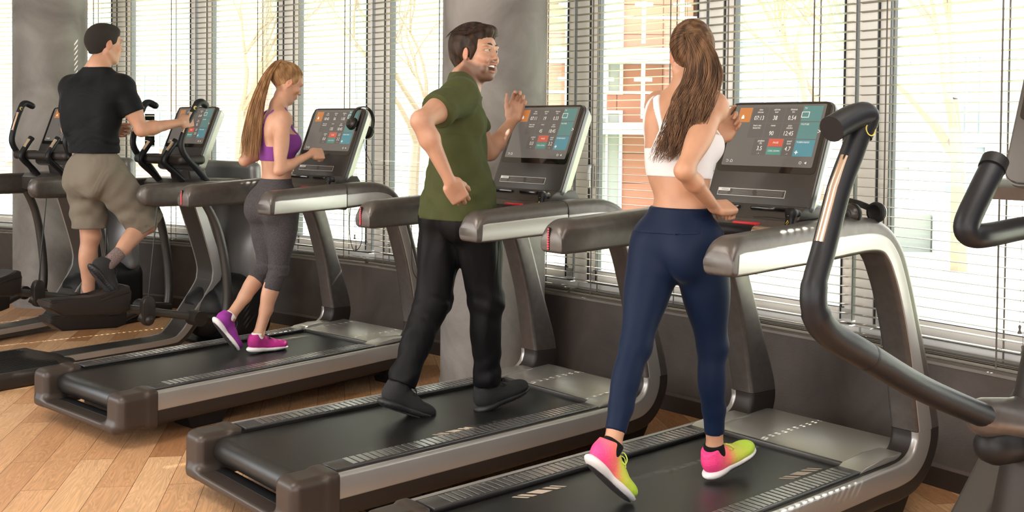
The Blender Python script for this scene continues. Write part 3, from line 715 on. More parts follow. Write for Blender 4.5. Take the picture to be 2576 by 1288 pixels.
def make_treadmill():
    root = empty('treadmill', (0, 0, 0))
    for sd in (-1, 1):
        yo, yi = sd*.44, sd*.325
        lo = obj('side_rail', ribbon(0, SPLIT_LOW, yi, yo, per=6), bronze_d, root)
        obj('silver_inlay', ribbon(0, SPLIT_LOW, yo-sd*.03, yo+sd*.003, -.012, .56, .012, .010), silver, lo)
        up = obj('upright', ribbon(SPLIT_LOW, SPLIT_TOP, yi, yo, rin=.018, rout=.034), bronze, root)
        for v in up.data.vertices[:20]: v.co.z += .0015
        obj('silver_inlay', ribbon(SPLIT_LOW, SPLIT_TOP, yo-sd*.02, yo+sd*.002, .07, .60, .008, .008), silver if sd < 0 else silver, up)
        hr = obj('handrail', ribbon(SPLIT_TOP, NP, yi, yo, rin=.014, rout=.040), bronze, root)
        obj('silver_inlay', ribbon(SPLIT_TOP, NP-3, yo-sd*.02, yo+sd*.002, .05, .62, .006, .006), silver_l, hr)
        bm = ribbon(SPLIT_TOP, SPLIT_TOP+1, yi-sd*.0015, yo+sd*.003, -.01, 1.01, .016, .042)
        # seams
        bmesh.ops.scale(bm, vec=(.02, 1, 1), space=Matrix.Translation((-1.365, 0, 0)), verts=bm.verts[:]) ; obj('seam', bm, blackp, hr)
        if sd > 0:
            bm = bmesh.new(); box(bm, (.803, .395, 1.100), (.012, .010, .085), .004); obj('lamp_strip', bm, blackp, hr)
            bm = bmesh.new()
            for k in range(9): bmesh.ops.create_uvsphere(bm, u_segments=8, v_segments=6, radius=.0034, matrix=Matrix.Translation((.7965+.002*(k > 6), .395, 1.064+.009*k)))
            obj('led_lights', bm, red_led, hr)
        # foot rail with grip ribs
        bm = bmesh.new(); box(bm, (.94, sd*.349, .2515), (1.46, .098, .012), .004)
        fr = obj('foot_rail', bm, mat('foot_rail_base', (.13, .13, .135), .28, .8), root)
        bm = bmesh.new()
        for k in range(46):
            x = .30+k*.0285; box(bm, (x, sd*.346, .2585), (.0205, .082, .0022), .001, seg=1)
        obj('grip_ribs', bm, ribm, fr)
        bm = bmesh.new(); prism(bm, [(1.62, .250), (1.67, .268), (1.80, .276), (1.93, .272), (1.95, .250)], sd*.302, sd*.40, .006); obj('corner_fairing', bm, bronze_l, root)
        bm = bmesh.new(); prism(bm, [(.40, .09), (.44, .0), (.60, .0), (.66, .09)], sd*.16, sd*.33, .008); obj('foot', bm, blackp, root)
        bm = bmesh.new(); prism(bm, [(1.78, .10), (1.82, .0), (2.02, .0), (2.10, .10)], sd*.22, sd*.36, .01); obj('foot', bm, blackp, root)
        # cup holder
        bm = bmesh.new(); lathe(bm, [(.046, 1.174), (.046, 1.179), (.038, 1.180), (.036, 1.176), (.034, 1.12), (0, 1.12)], 28, Matrix.Translation((1.60, sd*.272, 0))); obj('cup_holder', bm, blackp, root)
    # belt, roller end
    bm = bmesh.new(); pr = []
    for k in range(13): a = math.pi/2+math.pi*k/12; pr.append((.125+.052*math.cos(a), .187+.052*math.sin(a)))
    for k in range(13): a = -math.pi/2+math.pi*k/12; pr.append((1.74+.052*math.cos(a), .187+.052*math.sin(a)))
    prism(bm, pr, -.292, .292, .004); obj('belt', bm, beltm, root)
    bm = bmesh.new(); box(bm, (.93, 0, .165), (1.5, .60, .05)); obj('deck', bm, blackp, root)
    fl = Field((-.02, -.47, .05), (.235, .47, .29), .0045)
    for sd in (-1, 1):
        fl.box((.115, sd*.373, .170), (.098, .072, .088), None, .034, .0); fl.box((.21, sd*.373, .170), (.06, .072, .088), None, .012, .02)
    fl.box((.055, 0, .098), (.048, .40, .020), None, .014, .035)
    fl.box((.115, 0, .19), (.12, .297, .075), None, .03, .012, 's'); fl.cut((.199, 0, 0), (1, 0, 0))
    sdf_obj('rear_cap', fl, bronze_c, root)
    bm = bmesh.new(); box(bm, (.10, 0, .112), (.05, .56, .006), .002); obj('rear_tray', bm, blackp, root)
    bm = bmesh.new(); prism(bm, [(.22, .06), (.22, .16), (1.9, .16), (2.05, .06)], -.325, .325, .01); obj('under_cover', bm, blackp, root)
    bm = bmesh.new(); prism(bm, [(1.69, .236), (1.694, .256), (1.72, .264), (2.07, .274), (2.105, .266), (2.125, .235), (2.13, .06), (1.9, .06), (1.75, .15)], -.326, .326, .006)
    hd = obj('motor_cover', bm, bronze_l, root)
    bm = bmesh.new(); box(bm, (1.692, 0, .246), (.02, .60, .022), .004); obj('cover_lip', bm, gummetal, hd)
    # printed bars on the belt
    # console block
    CF = console_frame(); console(root, CF)
    bm = bmesh.new(); prism(bm, [(1.405, 1.105), (1.40, 1.150), (1.43, 1.176), (1.72, 1.180), (1.78, 1.14), (1.76, 1.10)], -.327, .327, .008); cb = obj('console_bridge', bm, bronze, root)
    bm = bmesh.new(); prism(bm, [(1.445, 1.176), (1.475, 1.205), (1.50, 1.225), (1.64, 1.225), (1.68, 1.178)], -.235, .235, .006); obj('reading_ledge', bm, gummetal, root)
    bm = bmesh.new()
    for y0, y1 in ((-.20, -.01), (.04, .20)): box(bm, (1.478, (y0+y1)/2, 1.214), (.014, y1-y0, .014), .005)
    obj('ledge_stops', bm, glossb, root)
    bm = bmesh.new(); tube(bm, [(1.372, -.325, 1.128), (1.372, .325, 1.128)], .030, 20); gb = obj('front_grip', bm, blackg, root)
    bm = bmesh.new(); lathe(bm, [(.0305, -.055), (.0312, -.05), (.0312, .05), (.0305, .055)], 24, Matrix.Translation((1.372, -.165, 1.128)) @ Matrix.Rotation(math.radians(90), 4, 'X'))
    obj('pulse_sensor', bm, chrome, gb)
    bm = bmesh.new(); box(bm, (1.404, -.045, 1.160), (.03, .11, .010), .004); obj('emergency_stop', bm, mat('red_plastic', (.62, .03, .04), .3, emit=((.6, .03, .04), .15)), root)
    # joystick
    fl = Field((1.33, -.30, 1.11), (1.46, -.20, 1.27), .003)
    fl.box((1.378, -.252, 1.180), (.011, .017, .046), basis((.97, 0, -.2)), .010, .0); fl.box((1.402, -.252, 1.212), (.030, .017, .014), basis((.97, 0, -.15)), .011, .018)
    js = sdf_obj('control_stick', fl, blackp, root)
    m_ = Matrix.Identity(4); zz = Vector((-.97, 0, .2)).normalized(); u = Vector((0, -1, 0)); vv = zz.cross(u)
    for k in range(3): m_[k][0] = u[k]; m_[k][1] = vv[k]; m_[k][2] = zz[k]; m_[k][3] = (1.3665, -.252, 1.18)[k]
    bm = bmesh.new(); box(bm, (0, .030, .002), (.016, .004, .002)); box(bm, (0, .030, .002), (.004, .016, .002)); box(bm, (0, -.034, .002), (.015, .004, .002)); tube(bm, [(-.006, -.006, .002), (0, .006, .002), (.004, -.002, .002), (-.004, -.012, .002), (.007, -.014, .002)], .0012, 4)
    obj('stick_marks', xf(bm, m_), mat('yellow_print', (.75, .55, .06), .5), js, smooth=False)
    return root, CF
TM = [((-2.131, 5.073), 48.8), ((-1.061, 3.963), 41.5), ((-.206, 3.063), 41.0)]
tm0, CF0 = make_treadmill(); tmn, _ = make_treadmill()
tms = [copy_tree(tm0), tm0, tmn]
def child(o, n):
    for c in o.children:
        if c.name.split('.')[0] == n: return c
TLAB = ['treadmill under the woman in the purple top, screen hung with headphones, furthest of the three', 'middle treadmill, carrying the man in the olive green shirt', 'nearest treadmill, under the woman in the white sports top']
VALS = [('18:43', '56', '1.05', '133', '18:45', '0.0', '3.2'), ('07:11', '19', '0.33', '45', '18:45', '0.0', '3.2'), ('07:13', '38', '0.54', '90', '12:45', '3.5', '4.7')]
mark_m = mat('belt_print', (.50, .42, .34), .6)
for k, (o, ((x, y), a)) in enumerate(zip(tms, TM)):
    o.location = (x, y, 0); o.rotation_euler = (0, 0, math.radians(a)); tag(o, TLAB[k], 'treadmill', 'treadmills along the window wall')
    readout(child(o, 'screen'), VALS[k], CF0)
    for (mx_, my_) in {0: [(1.50, .19)], 1: [(.86, -.245)], 2: [(.62, .235), (1.50, -.235)]}[k]:
        bm = bmesh.new()
        for q, wd in enumerate((.012, .021, .052, .021, .012)):
            x_ = mx_+(-.088, -.058, 0, .058, .088)[q]; sk = .018
            vs = [bm.verts.new((x_+sx*wd/2-(sk if sy > 0 else -sk), my_+sy*.020, .2397)) for sx, sy in ((-1, -1), (1, -1), (1, 1), (-1, 1))]; vt = [bm.verts.new(v.co+Vector((0, 0, .0006))) for v in vs]
            bm.faces.new(vt); bm.faces.new(vs[::-1])
            for j in range(4): bm.faces.new((vs[j], vs[(j+1) % 4], vt[(j+1) % 4], vt[j]))
        obj('belt_print', bm, mark_m, child(o, 'belt'), smooth=False)
def descend(o):
    for c in o.children: yield c; yield from descend(c)
_w = set()      # the two further machines are a slightly more compact build
def rigid(c):
    while c.parent is not None and c.parent.parent is not None: c = c.parent
    return c.name.split('.')[0] in ('console_housing', 'screen', 'warning_label')
for o in tms[:2]:
    for c in descend(o):
        if c.type == 'MESH' and c.data.name not in _w and rigid(c):
            _w.add(c.data.name); c.data.transform(Matrix.Translation((-.022, 0, 0)))
        elif c.type == 'MESH' and c.data.name not in _w:
            _w.add(c.data.name); n_ = len(c.data.vertices); a_ = np.empty(n_*3, np.float32); c.data.vertices.foreach_get('co', a_); a_ = a_.reshape(-1, 3)
            a_[:, 0] = np.interp(a_[:, 0], [-1, 0, .80, 1.60, 1.75, 2.16, 3], [-1, 0, .845, 1.57, 1.70, 2.045, 2.885]); c.data.vertices.foreach_set('co', a_.ravel()); c.data.update()
def TMmat(k):
    (x, y), a = TM[k]; return Matrix.Translation((x, y, 0)) @ Matrix.Rotation(math.radians(a), 4, 'Z')
# ------------------------------------------------------------------ elliptical trainers
def ell_console_frame():
    o = Vector((1.055, 0, 1.235)); v = Vector((.175, 0, .42)).normalized(); u = Vector((0, -1, 0)); n = u.cross(v)
    m_ = Matrix.Identity(4)
    for k in range(3): m_[k][0] = u[k]; m_[k][1] = v[k]; m_[k][2] = n[k]; m_[k][3] = o[k]
    return m_
def pts_smooth(L_, per=6): return [Vector(p) for p in smooth_path(L_, per)]
def make_elliptical(ph=0):
    """ph: 0 near pedal high (rider), 1 near pedal slightly lower"""
    root = empty('elliptical_trainer', (0, 0, 0))
    # rear pad
    fl = Field((-.48, -.46, -.01), (.30, .46, .15), .006)
    fl.box((-.10, 0, .045), (.30, .34, .047), None, .03, 0); fl.ell((.16, 0, .05), (.14, .24, .045), None, .03)
    fl.cut((0, 0, .004), (0, 0, -1)); pad = sdf_obj('rear_pad', fl, bronze_d, root)
    bm = bmesh.new()
    for k in range(19):
        y = -.27+k*.03; box(bm, (-.09, y, .0935), (.50-.9*abs(y)**1.5, .012, .004), .0015, seg=1)
    obj('pad_ribs', bm, blackp, pad)
    bm = bmesh.new(); box(bm, (-.1, 0, .006), (.5, .56, .012)); obj('pad_foot', bm, blackp, root, smooth=False)
    # main frame beam: low run, bend, sloping run, bend, upright leaning back
    PF = [(.06, .088, .05, .020), (.5, .088, .5, .022), (.93, .090, .93, .024), (1.03, .125, 1.05, .045), (1.12, .235, 1.17, .150), (1.25, .405, 1.335, .34), (1.275, .47, 1.40, .46), (1.270, .56, 1.395, .60), (1.20, .78, 1.32, .80), (1.13, .98, 1.25, .99), (1.10, 1.09, 1.22, 1.09)]
    def fr_ring(y0, y1, a_=0, b_=1, rr_=.012):
        bm = bmesh.new(); rings = []
        for q in smooth_path(PF, 7):
            o = Vector((q[0], q[1])); i_ = Vector((q[2], q[3])); p = o.lerp(i_, a_); r_ = o.lerp(i_, b_)
            rings.append([Vector((p.x, y0, p.y)), Vector((p.x, y1, p.y)), Vector((r_.x, y1, r_.y)), Vector((r_.x, y0, r_.y))])
        loft(bm, rings); return bm
    fb = obj('main_beam', fr_ring(-.085, .085), gummetal, root, auto=40)
    for sd in (-1, 1): obj('silver_edge', fr_ring(sd*.083, sd*.102, .02, .55), silver, fb, auto=40)
    # side bars and legs
    for sd in (-1, 1):
        bm = bmesh.new(); rings = []
        for x, z0, z1 in ((.565, 1.055, 1.09), (.572, 1.03, 1.115), (.595, 1.008, 1.136), (.64, 1.0, 1.143), (.8, .995, 1.145), (1.1, .99, 1.146), (1.3, .98, 1.14), (1.42, .96, 1.10)):
            yc = sd*.355; T = .10 if x > .6 else .10*(.5+.5*(x-.565)/.035); w_ = z1-z0; ro = min(.035, w_*.45, T*.45)
            rings.append([Vector((x, yc+px_, (z0+z1)/2+pz_)) for px_, pz_ in rrect(T, w_, ro, 4)])
        loft(bm, rings); sb = obj('side_bar', bm, bronze, root)
        bm = bmesh.new(); tube(bm, pts_smooth([(1.05, sd*.33, 1.02), (1.14, sd*.34, .85), (1.20, sd*.35, .6), (1.22, sd*.35, .35), (1.19, sd*.34, .16)]), .030, 14, up=(0, 1, 0)); obj('leg_tube', bm, gummetal, root)
        # moving handle
        hy = sd*.285; sw = (-.02 if sd < 0 else .0) if ph == 0 else (.0 if sd < 0 else .03)
        P_ = [(1.12+sw*.1, hy*1.08, 1.10), (1.09+sw*.3, hy*1.04, 1.155), (1.03+sw*.6, hy, 1.235), (.965+sw*.8, hy, 1.30), (.93+sw, hy, 1.375), (.945+sw, hy, 1.45), (.99+sw, hy, 1.55), (1.035+sw, hy, 1.635)]
        P_ = [(x_ if sd < 0 else x_-.06*max(0, (z_-1.15)/.5), y_, z_) for x_, y_, z_ in P_]
        bm = bmesh.new(); pp = pts_smooth(P_); tube(bm, pp, [.024]*6+[.021]*(len(pp)-6), 14, up=(0, 1, 0)); mh = obj('moving_handle', bm, blackg, root)
        t_ = Vector(P_[-1]); bm = bmesh.new(); tube(bm, pts_smooth([t_-Vector((.012, 0, .03)), t_+Vector((.012, 0, .018)), t_+Vector((.045, sd*.0, .03)), t_+Vector((.085, -sd*.012, .012))]), [.022]*6+[.024]*13, 14, up=(0, 1, 0), rounded=True); obj('handle_horn', bm, blackg, mh)
        a0 = Vector(P_[5]); a1 = Vector(P_[6]); bm = bmesh.new(); tube(bm, [a0.lerp(a1, .1)+Vector((-.0095, -.004, .003)), a1.lerp(Vector(P_[7]), .5)+Vector((-.0095, -.004, .003))], .0135, 12, up=(0, 1, 0)); obj('pulse_sensor', bm, chrome, mh)
        bm = bmesh.new(); c_ = a1.lerp(Vector(P_[7]), .9)+Vector((-.010, -.0195, 0)); lathe(bm, [(.013, 0), (.013, .002), (.010, .002), (.010, 0)], 20, Matrix.Translation(c_) @ Matrix.Rotation(math.radians(90), 4, 'X')); obj('handle_badge', bm, mat('badge_yellow', (.6, .5, .12), .5), mh)
        # lower rocker tube from the handle down to the pedal arm
        # fixed handles
        fy = sd*.145; P_ = [(1.06, fy*.9, 1.10), (1.02, fy, 1.135), (.955, fy, 1.195), (.885, fy, 1.255), (.875, fy, 1.29), (.905, fy, 1.34), (.955, fy, 1.405)]
        bm = bmesh.new(); pp = pts_smooth(P_); tube(bm, pp, .021, 14, up=(0, 1, 0)); fh = obj('fixed_handle', bm, blackg, root)
        t_ = Vector(P_[-1]); dd = (t_-Vector(P_[-2])).normalized(); bm = bmesh.new(); tube(bm, [t_-dd*.004, t_+dd*.010], [.023, .022], 14, up=(0, 1, 0), rounded=False); obj('handle_cap', bm, blackp, fh)
        bm = bmesh.new(); tube(bm, [t_-dd*.014+Vector((-.009, -.004*1, .004)), t_-dd*.085+Vector((-.009, -.004, .004))], .0135, 12, up=(0, 1, 0)); obj('pulse_sensor', bm, chrome, fh)
        # pedal side: near (sd<0) high, far low
        zz = 0 if sd < 0 else -.165; xx = 0 if sd < 0 else .19; py = sd*.19; ky = sd*.345
        if ph == 1: zz += .02 if sd < 0 else 0; 
        bm = bmesh.new(); prism(bm, [(x_+xx, z_+zz) for x_, z_ in ((.045, .462), (.05, .425), (.13, .365), (.50, .335), (.565, .35), (.575, .46), (.555, .505), (.52, .512), (.44, .468), (.36, .452))], py-.080, py+.080, .014)
        pd = obj('pedal', bm, bronze_d, root)
        bm = bmesh.new(); o_ = [(x_+xx, z_+zz) for x_, z_ in ((.36, .445), (.44, .462), (.52, .508), (.555, .50), (.56, .46), (.36, .43))]; prism(bm, o_, py-.088, py-.072, .005); prism(bm, o_, py+.072, py+.088, .005); obj('pedal_side', bm, bronze_d, pd)
        bm = bmesh.new(); box(bm, (.20+xx, py, .4585+zz), (.28, .125, .006), .003, rot=Matrix.Rotation(math.radians(1.8), 4, 'Y')); obj('pedal_tread', bm, blackp, pd)
        bm = bmesh.new(); tube(bm, [(.48+xx, py, .385+zz), (.60+xx*.8, py*1.15, .345+zz*.9), (1.02, sd*.30, .25)], .026, 14); obj('pedal_arm', bm, gummetal, root)
        bm = bmesh.new(); tube(bm, [(1.0, sd*.27, .25), (1.0, sd*.38, .25)], .05, 18); tube(bm, [(1.0, sd*.31, .25), (1.2, sd*.31, .22)], .035, 12); obj('arm_pivot', bm, bronze_d, root)
        if sd < 0 or True:
            cx_, cz = (.635, .345+zz*.0) if sd < 0 else (.72, .24)
            bm = bmesh.new(); o_ = rrect(.082, .185, .040, 6); A = [bm.verts.new((cx_+x_, ky-.022, cz+z_)) for x_, z_ in o_]; B = [bm.verts.new((cx_+x_, ky+.022, cz+z_)) for x_, z_ in o_]
            f1 = bm.faces.new(A); f2 = bm.faces.new(B[::-1])
            for k in range(len(A)): bm.faces.new((A[k], B[k], B[(k+1) % len(A)], A[(k+1) % len(A)]))
            bmesh.ops.bevel(bm, geom=list(f1.edges)+list(f2.edges), offset=.008, segments=3, affect='EDGES', profile=.5)
            cp_ = obj('link_housing', bm, bronze_d, root)
            bm = bmesh.new(); bmesh.ops.create_uvsphere(bm, u_segments=18, v_segments=12, radius=.030, matrix=Matrix.Translation((cx_, ky-.012, cz-.055))); obj('bearing_cap', bm, bronze_d, cp_)
            bm = bmesh.new(); tube(bm, [(cx_-.03, ky*.9, cz-.03), (cx_+.0, ky, cz-.055)], .034, 14); obj('bearing_neck', bm, bronze_d, cp_)
            bm = bmesh.new(); tube(bm, [(cx_+.005, ky, cz+.08), (.70 if sd < 0 else .75, sd*.35, 1.01)], .0042, 8); obj('suspension_cable', bm, cable_m, root)
    # shroud panel at the front
    fl = Field((1.36, -.36, .38), (1.66, .36, 1.29), .007)
    fl.box((1.51, 0, .835), (.05, .315, .43), basis((1, 0, .06)), .045, 0); fl.ell((1.50, 0, .62), (.07, .31, .20), None, .05)
    sdf_obj('front_shroud', fl, mat('shroud_grey', (.20, .20, .205), .33, .4), root)
    fl = Field((1.15, -.36, -.01), (1.82, .36, .60), .009)
    fl.box((1.50, 0, .24), (.20, .27, .24), None, .13, 0); fl.ell((1.34, 0, .22), (.20, .22, .20), None, .06); fl.cut((0, 0, .012), (0, 0, -1))
    sdf_obj('flywheel_housing', fl, blackp, root)
    bm = bmesh.new(); box(bm, (1.5, 0, .012), (.56, .62, .022), .008); obj('front_foot', bm, blackp, root)
    # bridge and console
    bm = bmesh.new(); prism(bm, [(1.0, 1.03), (.99, 1.12), (1.03, 1.15), (1.36, 1.155), (1.42, 1.10), (1.40, 1.0), (1.2, .98)], -.31, .31, .012); obj('console_bridge', bm, bronze, root)
    bm = bmesh.new(); prism(bm, [(1.09, 1.13), (1.05, 1.30), (1.16, 1.33), (1.24, 1.14)], -.115, .115, .01); nk = obj('console_neck', bm, gummetal, root)
    bm = bmesh.new(); box(bm, (1.068, -.03, 1.225), (.003, .035, .045), rot=Matrix.Rotation(math.radians(-13), 4, 'Y')); obj('socket_plate', bm, mat('socket_grey', (.2, .22, .22), .4), nk)
    fl = Field((.86, -.32, 1.22), (1.16, .32, 1.36), .006)
    fl.box((1.0, 0, 1.285), (.10, .29, .032), None, .028, 0); fl.box((1.0, 0, 1.325), (.075, .25, .022), None, .012, .008, 's')
    sdf_obj('console_tray', fl, bronze_d, root)
    CF = ell_console_frame(); console(root, CF); s_ = child(root, 'screen'); readout(s_, ('11:20', '66', '0.49', '33', '92', '4', '5.0'), CF)
    return root
EL = [((-2.95, 6.32), 50.0), ((-3.863, 6.84), 61.8)]
e1 = make_elliptical(0)
for o_, ((x, y), a), lb in ((e1, EL[0], 'elliptical trainer the man in the black shirt is standing on'), (copy_tree(e1), EL[1], 'empty elliptical trainer at the far left, beside the man in the black shirt')):
    o_.location = (x, y, 0); o_.rotation_euler = (0, 0, math.radians(a)); tag(o_, lb, 'elliptical trainer')
def ELmat(k):
    (x, y), a = EL[k]; return Matrix.Translation((x, y, 0)) @ Matrix.Rotation(math.radians(a), 4, 'Z')
# the near machine at the right edge (only its left half is in view)
X2 = empty('elliptical_trainer', (1.28, 2.35, 0), 0, 'large out of focus elliptical trainer nearest the camera at the right edge', 'elliptical trainer')
def L2(p): return Vector(p)-Vector((1.28, 2.35, 0))
def near_handle():
    P_ = [(.70, 2.10, 1.528), (.672, 2.08, 1.463), (.64, 2.06, 1.389), (.604, 2.03, 1.277), (.578, 2.0, 1.209), (.582, 2.0, 1.156), (.621, 2.03, 1.11), (.715, 2.1, 1.054), (.899, 2.27, .946), (1.145, 2.45, .829)]
    pp = [L2(p) for p in smooth_path(P_, 6)]
    bm = bmesh.new(); tube(bm, pp, [.0235]*24+[.0255]*6+[.0285]*(len(pp)-30), 20, up=(0, 0, 1)); h = obj('moving_handle', bm, blackg, X2)
    bm = bmesh.new(); tube(bm, [L2(p) for p in smooth_path([(.690, 2.095, 1.497), (.703, 2.10, 1.527), (.699, 2.095, 1.537), (.665, 2.07, 1.530), (.615, 2.03, 1.508)], 5)], .0262, 20, rounded=False); obj('handle_horn', bm, blackg, h)
    bm = bmesh.new(); tube(bm, [L2(Vector(p)+Vector((-.0105, -.009, .004))) for p in [(.667, 2.077, 1.449), (.64, 2.06, 1.389), (.606, 2.032, 1.285)]], .0125, 16); obj('pulse_sensor', bm, chrome, h)
    bm = bmesh.new(); d = Vector((.5, -.85, .15)).normalized(); q = d.to_track_quat('Z', 'Y').to_matrix().to_4x4(); lathe(bm, [(.0135, 0), (.0135, .003), (.0115, .003), (.0115, 0)], 24, Matrix.Translation(L2((.705, 2.078, 1.508))) @ q); obj('handle_badge', bm, MATS['badge_yellow'], h)
    bm = bmesh.new(); tube(bm, [L2((.712, 2.098, 1.0555)), L2((.7175, 2.1025, 1.0525))], .0292, 20); obj('joint_ring', bm, blackp, h)
near_handle()
bm = bmesh.new(); tube(bm, [L2((1.10, 2.43, .845)), L2((1.20, 2.49, .82)), L2((1.35, 2.6, .81))], [.045, .055, .06], 20, rounded=True); obj('handle_pivot', bm, bronze, X2)
bm = bmesh.new(); tube(bm, [L2((1.13, 2.44, .775)), L2((1.3, 2.55, .76))], .045, 18, rounded=True); obj('pivot_housing', bm, blackp, X2)
P_ = [(1.029, 2.25, 1.433), (.99, 2.22, 1.38), (.954, 2.20, 1.318), (.958, 2.2, 1.293), (.997, 2.22, 1.287), (1.128, 2.35, 1.289), (1.276, 2.5, 1.29)]
bm = bmesh.new(); tube(bm, [L2(p) for p in smooth_path(P_, 6)], .0262, 20, up=(0, 0, 1)); h = obj('fixed_handle', bm, blackg, X2)
bm = bmesh.new(); tube(bm, [L2((1.022, 2.243, 1.427)), L2((1.036, 2.256, 1.446))], .028, 20); obj('handle_cap', bm, blackp, h)
bm = bmesh.new(); prism(bm, [(-.09, 1.345), (-.10, 1.375), (-.06, 1.392), (.14, 1.392), (.16, 1.35)], -.25, .25, .01); xf(bm, Matrix.Translation(L2((1.36, 2.43, 0))) @ Matrix.Rotation(math.radians(40), 4, 'Z')); obj('console_tray', bm, bronze, X2)
bm = bmesh.new(); tube(bm, [L2((1.31, 2.5, 1.37)), L2((1.31, 2.5, 1.15)), L2((1.30, 2.52, .9)), L2((1.26, 2.5, .6)), L2((1.25, 2.5, .02))], [.055, .05, .075, .095, .12], 20); obj('column', bm, bronze_d, X2)
bm = bmesh.new(); a = L2((1.58, 3.1, .74)); b = L2((1.02, 2.72, .06)); d = (b-a).normalized(); s_ = d.cross(Vector((0, 0, 1))).normalized(); u = s_.cross(d)
loft(bm, [[p+s_*x+u*y for x, y in rrect(.10, .13, .012, 3)] for p in (a, b)]); obj('sloping_beam', bm, gummetal, X2, auto=50)
bm = bmesh.new(); box(bm, L2((1.2, 2.6, .03)), (.9, .5, .06), .02); obj('base', bm, bronze_d, X2)
CF2 = Matrix.Translation(L2((1.297, 2.27, 1.405))) @ Matrix.Rotation(math.radians(40), 4, 'Z') @ Matrix.Translation((-1.055, 0, -1.235)) @ ell_console_frame()
console(X2, CF2); readout(child(X2, 'screen'), ('00:00', '0', '0.00', '0', '0:00', '0', '0.0'), CF2)
# ------------------------------------------------------------------ people
def skin_mat(name, col, lip=(.45, .16, .13)):
    m = bpy.data.materials.new(name); m.use_nodes = True; t = m.node_tree; b = t.nodes['Principled BSDF']; N = t.nodes.new; L = t.links.new
    at = N('ShaderNodeAttribute'); at.attribute_name = 'tint'; tcn = N('ShaderNodeTexCoord')
    n = N('ShaderNodeTexNoise'); n.inputs['Scale'].default_value = 14; n.inputs['Detail'].default_value = 5; L(tcn.outputs['Object'], n.inputs['Vector'])
    r = N('ShaderNodeValToRGB'); r.color_ramp.elements[0].color = (*[c*.90 for c in col], 1); r.color_ramp.elements[0].position = .3; r.color_ramp.elements[1].color = (*[min(1, c*1.08) for c in col], 1); r.color_ramp.elements[1].position = .7; L(n.outputs['Fac'], r.inputs[0])
    mx = N('ShaderNodeMix'); mx.data_type = 'RGBA'; mx.blend_type = 'MULTIPLY'; mx.inputs[0].default_value = 1; L(r.outputs[0], mx.inputs[6]); L(at.outputs['Color'], mx.inputs[7]); L(mx.outputs[2], b.inputs['Base Color'])
    n2 = N('ShaderNodeTexNoise'); n2.inputs['Scale'].default_value = 420; L(tcn.outputs['Object'], n2.inputs['Vector']); bp = N('ShaderNodeBump'); bp.inputs['Strength'].default_value = .12; bp.inputs['Distance'].default_value = .002; L(n2.outputs['Fac'], bp.inputs['Height']); L(bp.outputs[0], b.inputs['Normal'])
    b.inputs['Roughness'].default_value = .46; b.inputs['Subsurface Weight'].default_value = .12; b.inputs['Subsurface Radius'].default_value = (.012, .004, .002); b.inputs['Subsurface Scale'].default_value = 1
    return m
def fabric(name, col, rough=.85, b1=(1400, .25), fold=None, heather=0, sheen=.03):
    m = mat(name, col, rough, sheen=sheen, spec=.15); t = m.node_tree; b = t.nodes['Principled BSDF']; N = t.nodes.new; L = t.links.new
    tcn = N('ShaderNodeTexCoord'); n = N('ShaderNodeTexNoise'); n.inputs['Scale'].default_value = b1[0]; L(tcn.outputs['Object'], n.inputs['Vector'])
    bp = N('ShaderNodeBump'); bp.inputs['Strength'].default_value = b1[1]; bp.inputs['Distance'].default_value = .001; L(n.outputs['Fac'], bp.inputs['Height'])
    if fold:
        mp = N('ShaderNodeMapping'); mp.inputs['Scale'].default_value = fold[2]; L(tcn.outputs['Object'], mp.inputs[0])
        n3 = N('ShaderNodeTexNoise'); n3.inputs['Scale'].default_value = fold[0]; n3.inputs['Detail'].default_value = 2; n3.inputs['Distortion'].default_value = 1.2; L(mp.outputs[0], n3.inputs['Vector'])
        b2 = N('ShaderNodeBump'); b2.inputs['Strength'].default_value = fold[1]; b2.inputs['Distance'].default_value = .03; L(n3.outputs['Fac'], b2.inputs['Height']); L(bp.outputs[0], b2.inputs['Normal']); L(b2.outputs[0], b.inputs['Normal'])
    else: L(bp.outputs[0], b.inputs['Normal'])
    if heather:
        n4 = N('ShaderNodeTexNoise'); n4.inputs['Scale'].default_value = 260; n4.inputs['Detail'].default_value = 2; mp = N('ShaderNodeMapping'); mp.inputs['Scale'].default_value = (1, 1, 2.5); L(tcn.outputs['Object'], mp.inputs[0]); L(mp.outputs[0], n4.inputs['Vector'])
        r = N('ShaderNodeValToRGB'); r.color_ramp.elements[0].position = .4; r.color_ramp.elements[1].position = .65; r.color_ramp.elements[0].color = (*[c*(1-heather) for c in col], 1); r.color_ramp.elements[1].color = (*[c*(1+heather*1.6) for c in col], 1); L(n4.outputs['Fac'], r.inputs[0]); L(r.outputs[0], b.inputs['Base Color'])
    return m
def hair_mat(name, c0, c1):
    m = bpy.data.materials.new(name); m.use_nodes = True; t = m.node_tree; b = t.nodes['Principled BSDF']; N = t.nodes.new; L = t.links.new
    tcn = N('ShaderNodeTexCoord'); n = N('ShaderNodeTexNoise'); n.inputs['Scale'].default_value = 30; n.inputs['Detail'].default_value = 5; mp = N('ShaderNodeMapping'); mp.inputs['Scale'].default_value = (1.6, 1.6, .3); L(tcn.outputs['Object'], mp.inputs[0]); L(mp.outputs[0], n.inputs['Vector'])
    r = N('ShaderNodeValToRGB'); r.color_ramp.elements[0].position = .35; r.color_ramp.elements[1].position = .68; r.color_ramp.elements[0].color = (*c0, 1); r.color_ramp.elements[1].color = (*c1, 1); L(n.outputs['Fac'], r.inputs[0]); L(r.outputs[0], b.inputs['Base Color'])
    b.inputs['Roughness'].default_value = .55; b.inputs['Specular IOR Level'].default_value = .25; return m
def nrm(a): a = np.array(a, float); return a/np.linalg.norm(a)
def lerp(a, b, t): return np.array(a, float)*(1-t)+np.array(b, float)*t
